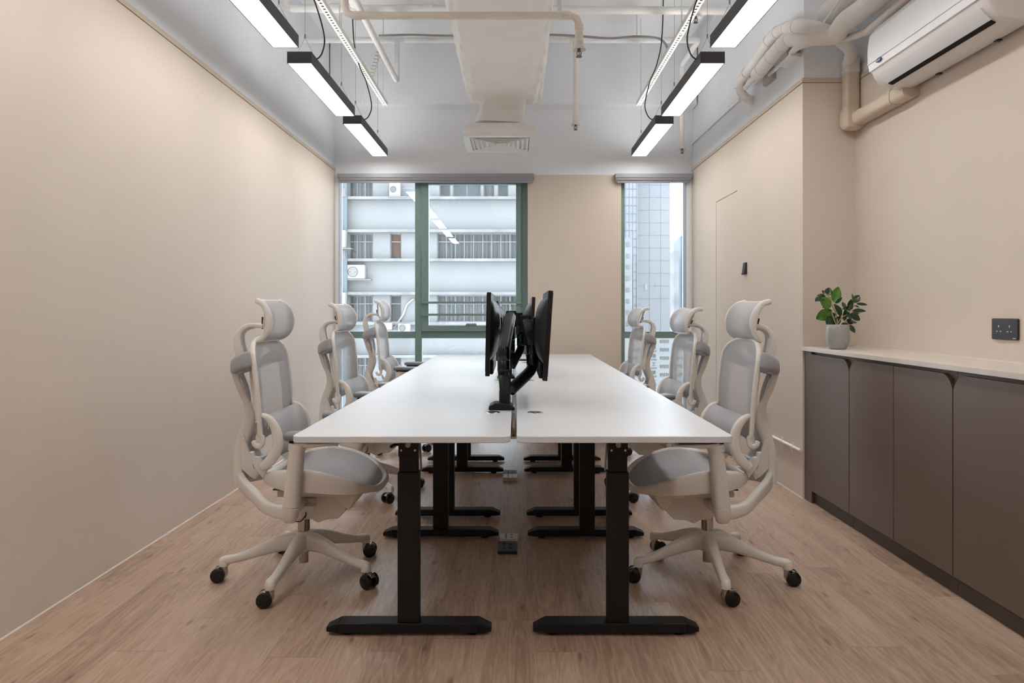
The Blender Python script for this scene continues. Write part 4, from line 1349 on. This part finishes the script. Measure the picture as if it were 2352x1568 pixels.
    for s in (-1, 1):
        ysp = [.105, .095, .075, .058, .046, .040, .036, .034, .034, .034]
        b.tube([(x_, s * q, z_) for (x_, z_), q in zip(S, ysp)], [(.012, .016), (.011, .014), (.012, .016), (.015, .024), (.016, .026), (.017, .024), (.017, .022)], 16, ref=(0, 1, 0), power=3, smooth=4)
    b.prism([(-.256, .66), (-.208, .66), (-.238, .60), (-.256, .40), (-.282, .40), (-.284, .54), (-.27, .61)], -.03, .03)
    sp = part('spine', b, m_cw, sharp=50)
    b = MB()
    for s in (-1, 1):
        part('spine_rib', MB().tube([(-.235, s * .095, .885), (-.215, s * .07, .80), (-.218, s * .05, .72)], [(.007, .010), (.006, .008)], 10, ref=(0, 1, 0), smooth=4), m_cg, sp)
    b = MB()
    for s in (-1, 1):
        b.prism([(-.252, .62), (-.238, .62), (-.222, .56), (-.168, .455), (-.19, .425), (-.215, .44), (-.252, .475)], s * .05 - .008, s * .05 + .008)
        b.prism([(-.175, .566), (-.158, .566), (-.152, .545), (-.138, .545), (-.10, .50), (-.118, .455), (-.155, .50)], s * .155 - .010, s * .155 + .010)
    lb = part('lumbar_bracket', b, m_cw, bevel=.004)
    b = MB().tube([(-.150, -.15, .505), (-.17, -.10, .50), (-.19, 0, .50), (-.17, .10, .50), (-.150, .15, .505)], (.014, .014), 12, smooth=5)
    part('bracket_bar', b, m_cg, lb)
    b = MB()
    for s in (-1, 1):
        b.lathe([(.001, -s * .0), (.007, 0), (.008, -s * .003), (.008, -s * .006)], (-.122, s * .170, .50), 14, 'y')
    part('screw', b, m_steel, lb)
    # grey shoulder yoke
    b = MB().tube([(-.150, -.212, .952), (-.175, -.210, .946), (-.22, -.17, .928), (-.256, -.11, .911), (-.272, -.05, .902), (-.275, 0, .900), (-.272, .05, .902), (-.256, .11, .911), (-.22, .17, .928), (-.175, .210, .946), (-.150, .212, .952)],
                  [(.030, .008), (.032, .011), (.031, .014), (.029, .017), (.028, .018), (.028, .018), (.028, .018), (.029, .017), (.031, .014), (.032, .011), (.030, .008)], 16, ref=(0, 0, 1), power=3.5, smooth=4)
    part('shoulder_yoke', b, m_cg)
    # head rest arm and head rest
    hl = V((0, 0, head_lift))
    b = MB()
    for s in (-1, 1):
        b.tube([V((-.262, s * .022, .915)), V((-.268, s * .022, .96)), V((-.278, s * .022, 1.0)) + hl * .6, V((-.276, s * .021, 1.042)) + hl, V((-.254, s * .020, 1.070)) + hl, V((-.22, s * .018, 1.082)) + hl, V((-.172, s * .018, 1.078)) + hl],
               [(.007, .018), (.007, .020), (.007, .016), (.007, .011), (.007, .010), (.006, .009)], 12, ref=(0, 1, 0), power=3, smooth=5)
    b.tube([V((-.260, 0, .915)), V((-.263, 0, .96)), V((-.272, 0, 1.0)) + hl * .6, V((-.270, 0, 1.038)) + hl, V((-.250, 0, 1.063)) + hl, V((-.21, 0, 1.074)) + hl], [(.020, .007), (.020, .005)], 12, ref=(0, 1, 0), power=4, smooth=5)
    ha = part('headrest_arm', b, m_cw)
    part('arm_base_clip', MB().box(-.252, -.236, -.02, .02, .925, .965), m_cg, ha, bevel=.003)
    piv = V((-.170, 0, 1.078 + head_lift))
    def hp(zq):
        """profile, zq -1..1"""
        return V((-.094 - .054 * (1 - math.sqrt(1 - (.985 * zq) ** 2)) / (1 - math.sqrt(1 - .985 ** 2)), 0, 1.102 + head_lift + zq * .085))
    b = MB()
    for s in (-1, 1):
        pts = [hp(-1 + 2 * k / 14) + V((-.006, s * (.148 - .014 * abs(-1 + 2 * k / 14) ** 3), 0)) for k in range(15)]
        b.tube(pts, [(.008, .007), (.009, .011), (.010, .015), (.010, .017), (.010, .015), (.009, .013), (.009, .012)], 14, ref=(0, 1, 0), power=2.6, rnd=.006)
    b.tube([hp(-1) + V((-.006, -.134, 0)), hp(-1) + V((-.016, 0, 0)), hp(-1) + V((-.006,   .134, 0))], (.006, .006), 10, smooth=6)
    b.tube([hp(1) + V((-.006, -.134, 0)), hp(1) + V((-.016, 0, 0)), hp(1) + V((-.006,   .134, 0))], (.009, .006), 10, smooth=6)
    b.tube([hp(1) + V((-.012, 0, 0)), V((-.165, 0, 1.13 + head_lift)), V((-.170, 0, 1.078 + head_lift)), V((-.16, 0, 1.05 + head_lift)), hp(-1) + V((-.012, 0, 0))], (.016, .004), 10, ref=(0, 1, 0), power=4, smooth=4)
    hf = part('headrest_frame', b, m_cw, origin=piv, sharp=60)
    b = MB()
    def hm(u, v):
        s = (u - .5) * 2
        q = (v - .5) * 2
        p = hp(q)
        # the cloth wraps round in plan as well
        return (p.x + .009 - .010 * (1 - s * s) - (.010 if abs(s) > .99 else 0), s * (.157 - .014 * abs(q) ** 3), p.z)
    b.grid(hm, 40, 28, lambda u, v: (u * .3, v * .2), lambda u, v: .70 if (abs(u - .5) < .30 and abs(v - .5) < .32) else .88)
    hmo = obj('headrest_mesh', b, m_weave, hf, origin=None)
    hmo.location = -piv
    ho = obj('tilt_bracket', MB().box(-.178, -.168, -.014, .014, 1.066 + head_lift, 1.118 + head_lift), m_dgrey, hf)
    ho.location = -piv
    hf.rotation_euler = (0, head_tilt, 0)
    hf.location.x += head_dx
    # lower yoke to the arm rests
    b = MB()
    YK = [(.03, .275, .350), (-.02, .275, .354), (-.07, .262, .368), (-.13, .21, .394), (-.20, .135, .414), (-.250, .055, .424)]
    YP = [(p_[0], -p_[1], p_[2]) for p_ in YK] + [(-.262, 0, .426)] + list(reversed(YK))
    YR = [(.028, .012), (.027, .016), (.025, .019), (.025, .018), (.029, .016), (.032, .016)]
    b.tube(YP, YR + [(.032, .016)] + list(reversed(YR)), 16, ref=(0, 0, 1), power=3.5, smooth=4)
    b.tube([(.03, -.25, .342), (.02, 0, .34), (.03, .25, .342)], (.014, .02), 12, ref=(0, 0, 1), power=3)
    part('armrest_yoke', b, m_cw)
    for s in (-1, 1):
        ya_ = s * .278
        b = MB().tube([(.028, ya_, .318), (.030, ya_, .345), (.034, ya_, .372)], [(.026, .022), (.033, .031), (.034, .033)], 22, ref=(1, 0, 0), power=2.4, smooth=3, rnd=.008)
        b.tube([(.034, ya_, .375), (.056, ya_, .592)], [(.033, .032), (.030, .029)], 24, ref=(1, 0, 0), power=2.4)
        b.tube([(.054, ya_, .592), (.060, ya_, .622)], [(.032, .030), (.036, .032)], 24, ref=(1, 0, 0), power=2.4)
        b.tube([(.05, ya_, .618), (.12, ya_ - s * .01, .616), (.205, ya_ - s * .02, .620)], [(.030, .013), (.026, .010), (.020, .008)], 16, ref=(0, 1, 0), power=3.5, smooth=4, rnd=.012)
        ar = part('armrest', b, m_cw)
        part('pad_base', MB().box(.03, .21, ya_ - .028 - s * .008, ya_ + .028 - s * .008, .626, .634), m_bplast, ar, bevel=.003)
        b = MB().tube([(.022, ya_, .650), (.06, ya_, .652), (.14, ya_ - s * .006, .650), (.235, ya_ - s * .012, .650)], [(.040, .017), (.046, .017), (.044, .015), (.040, .014)], 22, ref=(0, 1, 0), power=3.2, smooth=5, rnd=.014)
        part('arm_pad', b, m_cgd, ar)
    return t
R = math.radians
chair(-.917, 3.08, 0, 'light grey mesh office chair on the left side, nearest the camera', base_a=R(48), trails=(0.1, 2.6, R(185), R(190), R(-35)), head_tilt=R(0))
chair(-.948, 4.51, R(-4), 'light grey mesh office chair in the middle on the left side', base_a=R(20), trails=(0, 1, 2, 3, 4), head_tilt=R(-11), head_dx=-.014, lift=-.003)
chair(-.985, 5.98, R(0), 'light grey mesh office chair on the left side, nearest the window', base_a=R(40), trails=(0, 1, 2, 3, 4), lift=.035, head_tilt=R(-9), head_lift=.004)
chair(.834, 3.09, PI + R(3), 'light grey mesh office chair on the right side, nearest the camera', base_a=R(51), trails=(0.0, 0.3, R(170), R(5), R(-8)), head_tilt=R(-13), head_dx=-.040, lift=-.005)
chair(.930, 4.51, PI + R(5), 'light grey mesh office chair in the middle on the right side', base_a=R(15), trails=(0, 1, 2, 3, 4), head_tilt=R(-30), lift=-.015, head_lift=-.01)
chair(.885, 5.98, PI + R(5), 'light grey mesh office chair on the right side, nearest the window', base_a=R(60), trails=(0, 1, 2, 3, 4), head_tilt=R(-26), lift=-.012, head_lift=-.005)

# ------------------------------------------------------------------ outside
struct('ground', MB().box(-300, 300, 20, 600, -46, -45), m_street, smooth=False)
D = 34.0
def ex(px, d=D): return (px - 1184) * d / F
def ez(py, d=D): return 1.14 - (py - 716) * d / F
bl = thing('opposite_building', 'white rendered apartment building with ledges across the street behind the wide window', 'building', (-6, D, -45))
xw0, xw1 = ex(560), ex(1320)
top_, bot_ = ez(230), -45
wins = []            # px0, px1, py0, py1, columns, kind
rowsY = [(394, 454), (536, 595), (678, 739), (820, 881)]
for r, (ya_, yb_) in enumerate(rowsY):
    wins += [(802, 857, ya_, yb_, 3, 'c'), (896, 922, ya_, yb_, 1, 'o' if r == 1 else 'g')]
    if r == 0:
        wins += [(1009, 1035, ya_, yb_, 1, 'g'), (1040, 1105, ya_, yb_, 2, 'g'), (1110, 1136, ya_, yb_, 1, 'c'), (1143, 1168, ya_, yb_, 1, 'g')]
    else:
        wins += [(1004, 1192, ya_, yb_, 9, 'c')]
    wins += [(700, 760, ya_, yb_, 3, 'g'), (1215, 1290, ya_, yb_, 4, 'c')]
b = MB()
ys_ = [230] + [y for a in rowsY for y in a]
# solid bands between the window rows
bands = [(230, rowsY[0][0])] + [(rowsY[i][1], rowsY[i + 1][0]) for i in range(3)] + [(rowsY[3][1], 2900)]
for a, c in bands:
    b.box(xw0, xw1, D, D + .25, ez(c), ez(a))
for r, (ya_, yb_) in enumerate(rowsY):
    xs_ = sorted([(w_[0], w_[1]) for w_ in wins if w_[2] == ya_])
    cur = 560
    for a, c in xs_:
        b.box(ex(cur), ex(a), D, D + .25, ez(yb_), ez(ya_)); cur = c
    b.box(ex(cur), xw1, D, D + .25, ez(yb_), ez(ya_))
b.box(xw0, xw1, D + 1.3, D + 9, bot_, top_)
obj('wall', b, m_fac, bl, world=True, smooth=False)
for y_ in (391, 457, 532, 598, 674, 742, 817, 884):
    obj('ledge', MB().box(xw0, xw1, D - .42, D + .01, ez(y_ + 3.2), ez(y_ - 3.2)), m_ledge, bl, world=True, smooth=False)
for (a, c, ya_, yb_, n, kind) in wins:
    x0, x1, z0, z1 = ex(a), ex(c), ez(yb_), ez(ya_)
    f = MB()
    th = .04
    f.box(x0, x1, D + .08, D + .14, z0, z0 + th).box(x0, x1, D + .08, D + .14, z1 - th, z1)
    f.box(x0, x0 + th, D + .08, D + .14, z0, z1).box(x1 - th, x1, D + .08, D + .14, z0, z1)
    zt = z0 + (z1 - z0) * .68
    f.box(x0, x1, D + .08, D + .14, zt - th / 2, zt + th / 2)
    for k in range(1, n):
        xx = x0 + (x1 - x0) * k / n
        f.box(xx - th / 2, xx + th / 2, D + .07, D + .14, z0, z1)
    wo = obj('window', f, m_alu, bl, world=True, smooth=False)
    g = MB()
    if kind in 'co':
        nn = max(6, int((x1 - x0) * 14))
        g.grid(lambda u, v: (x0 + (x1 - x0) * u, D + .30 + .05 * math.sin(u * nn * 1.9) + .02 * math.sin(u * nn * 4.3), z0 + (z1 - z0) * v), nn * 4, 1)
        obj('curtain', g, m_curt if kind == 'c' else m_curto, wo, world=True)
    else:
        g.box(x0, x1, D + .6, D + .62, z0, z1)
        obj('curtain', g, m_dark, wo, world=True, smooth=False)  # flat dark sheet painted as the unlit room, no curtain hangs here
    obj('pane', MB().box(x0, x1, D + .10, D + .11, z0, z1), m_glass_far, wo, world=True, smooth=False)
# side block at far left with pale blue render
sb = thing('neighbour_building', 'pale blue side building at the left edge of the wide window', 'building', (ex(700, 33.5), 33.5, -45))
obj('wall', MB().box(ex(520, 33.5), ex(797, 33.5), 33.5, 33.57, -45, ez(250, 33.5)), m_facb, sb, world=True, smooth=False)
for y0_, y1_ in ((432, 452), (574, 596), (716, 738)):
    wo = obj('window', MB().box(ex(770, 33.5), ex(794, 33.5), 33.47, 33.52, ez(y1_, 33.5), ez(y0_, 33.5)), m_dark, sb, world=True, smooth=False)
def outdoor_unit(px0, px1, py0, py1, label, d=D - .03, side_view=False):
    d -= .03
    x0, x1, z0, z1 = ex(px0, d), ex(px1, d), ez(py1, d), ez(py0, d)
    t = thing('outdoor_air_conditioner', label, 'air conditioner', ((x0 + x1) / 2, d - .2, z0), group='outdoor units on the opposite buildings')
    obj('casing', MB().box(x0, x1, d - .35, d, z0, z1), m_acout, t, world=True, bevel=.02)
    r = min((x1 - x0) * .28, (z1 - z0) * .42)
    cx_, cz_ = x0 + (x1 - x0) * .36, (z0 + z1) / 2
    g = MB()
    for q in (.35, .6, .85, 1.0):
        g.tube([(cx_ + r * q * math.cos(a), d - .36, cz_ + r * q * math.sin(a)) for a in [2 * PI * k / 24 for k in range(25)]], .012, 6)
    g.box(cx_ - r, cx_ + r, d - .37, d - .355, cz_ - .01, cz_ + .01)
    obj('fan_grille', g, m_grill, t, world=True)
    obj('support_bracket', MB().box(x0 - .05, x1 + .3, d - .4, d, z0 - .06, z0 - .02), m_alu, t, world=True)
outdoor_unit(799, 841, 609, 641, 'white outdoor air conditioner with a round fan on the facade, under the left curtained window')
outdoor_unit(868, 903, 741, 757, 'white outdoor air conditioner on the low ledge, left one of two', d=D - .4)
outdoor_unit(917, 944, 743, 762, 'white outdoor air conditioner on the low ledge, right one of two', d=D - .4)
outdoor_unit(897, 922, 422, 453, 'white outdoor air conditioner box at the top of the opposite facade')
outdoor_unit(778, 797, 530, 570, 'white window air conditioner on the pale blue side building, upper one', d=33.55)
outdoor_unit(778, 797, 672, 708, 'white window air conditioner on the pale blue side building, lower one', d=33.55)
tag(obj('drain_hose', MB().tube([(ex(905), D - .05, ez(752)), (ex(925), D - .05, ez(725)), (ex(935), D - .05, ez(700)), (ex(950), D - .05, ez(686))], .05, 8, smooth=5), m_acout), 'white hose bending along the opposite facade above the small units', 'hose')

# tower behind the narrow window
d1 = 80.0
t = thing('tower_block', 'tall pale tower block filling the narrow window', 'building', (ex(1480, d1), d1, -45))
obj('tower_wall', MB().box(ex(1462, d1), ex(1539, d1), d1, d1 + 25, -45, ez(60, d1)), m_tower, t, world=True, smooth=False)
b = MB()
for k in range(11):
    yy = 455 + k * 29 - 60
    b.box(ex(1462, d1), ex(1539, d1), d1 - .03, d1, ez(yy + .6, d1), ez(yy - .6, d1))
for px in (1492, 1518):
    b.box(ex(px - .5, d1), ex(px + .5, d1), d1 - .03, d1, -45, ez(60, d1))
obj('cladding_joint', b, m_towerj, t, world=True, smooth=False)
obj('small_window', MB().box(ex(1481, d1), ex(1486, d1), d1 - .05, d1, ez(666, d1), ez(652, d1)), m_twglass, t, world=True, smooth=False)
d2 = 78.0
t = thing('glass_block', 'pale glass-fronted block at the left edge of the narrow window', 'building', (ex(1440, d2), d2, -45))
obj('glass_wall', MB().box(ex(1392, d2), ex(1464, d2), d2, d2 + 20, -45, ez(200, d2)), m_twglass, t, world=True, smooth=False)
b = MB()
for k in range(26):
    b.box(ex(1392, d2), ex(1464, d2), d2 - .1, d2, ez(300 + k * 19 + .7, d2), ez(300 + k * 19 - .7, d2))
for k in range(9):
    b.box(ex(1396 + k * 8.2, d2), ex(1397.2 + k * 8.2, d2), d2 - .12, d2, -45, ez(200, d2))
obj('facade_grid', b, m_tower, t, world=True, smooth=False)
d3 = 70.0
t = thing('old_apartment_block', 'weathered low block in front of the glass block, left in the narrow window', 'building', (ex(1440, d3), d3, -45))
obj('block_wall', MB().box(ex(1400, d3), ex(1452, d3), d3, d3 + 7, -45, ez(545, d3)), m_twdark, t, world=True, smooth=False)
for k in range(8):
    for px in (1410, 1424, 1438):
        obj('window', MB().box(ex(px, d3), ex(px + 7, d3), d3 - .05, d3, ez(566 + k * 26, d3), ez(556 + k * 26, d3)), m_dark, t, world=True, smooth=False)
d4 = 150.0
t = thing('blue_tower', 'blue grey tower with glass strips at the right edge of the narrow window', 'building', (ex(1560, d4), d4, -45))
obj('tower_wall', MB().prism([(ex(1547, d4), -45), (ex(1595, d4), -45), (ex(1595, d4), ez(540, d4)), (ex(1566, d4), ez(540, d4)), (ex(1547, d4), ez(556, d4))], d4, d4 + 20), m_bluebld, t, world=True, smooth=False)
b = MB()
for px in (1565, 1569, 1573, 1580):
    b.box(ex(px, d4), ex(px + 2.2, d4), d4 - .2, d4, -45, ez(541, d4))
obj('glass_strip', b, m_blueb2, t, world=True, smooth=False)
obj('tower_wall', MB().box(ex(1538, d4), ex(1549, d4), d4 - 4, d4 + 3, -45, ez(580, d4)), m_twdark, t, world=True, smooth=False)
# industrial building with painted characters
d5 = 60.0
t = thing('industrial_building', 'white factory building with vertical grey characters low in the narrow window', 'building', (ex(1500, d5), d5, -45))
obj('wall', MB().box(ex(1440, d5), ex(1600, d5), d5, d5 + 8, -45, ez(770, d5)), m_fac, t, world=True, smooth=False)
for k in range(8):
    yy = 780 + k * 19.2
    for a, c in ((1447, 1466), (1516, 1536), (1556, 1575)):
        f = obj('window', MB().box(ex(a, d5), ex(c, d5), d5 - .03, d5 + .01, ez(yy + 7, d5), ez(yy, d5)), m_letter, t, world=True, smooth=False)
        b = MB()
        for q in range(1, 5):
            xx = ex(a + (c - a) * q / 5, d5)
            b.box(xx - .02, xx + .02, d5 - .05, d5, ez(yy + 7, d5), ez(yy, d5))
        obj('bar', b, m_alu, f, world=True, smooth=False)
    for q in (1497.5, 1502, 1506.5):
        obj('window', MB().box(ex(q - 1.3, d5), ex(q + 1.3, d5), d5 - .03, d5 + .01, ez(yy + 9, d5), ez(yy + 5.5, d5)), m_letter, t, world=True, smooth=False)
for k, ch in enumerate('超達工業大廈'):
    text_mesh('painted_character', ch, .36, m_letter, t, (ex(1502, d5), d5 - .03, ez(798 + k * 19.2, d5)), (PI / 2, 0, 0), extrude=.01)
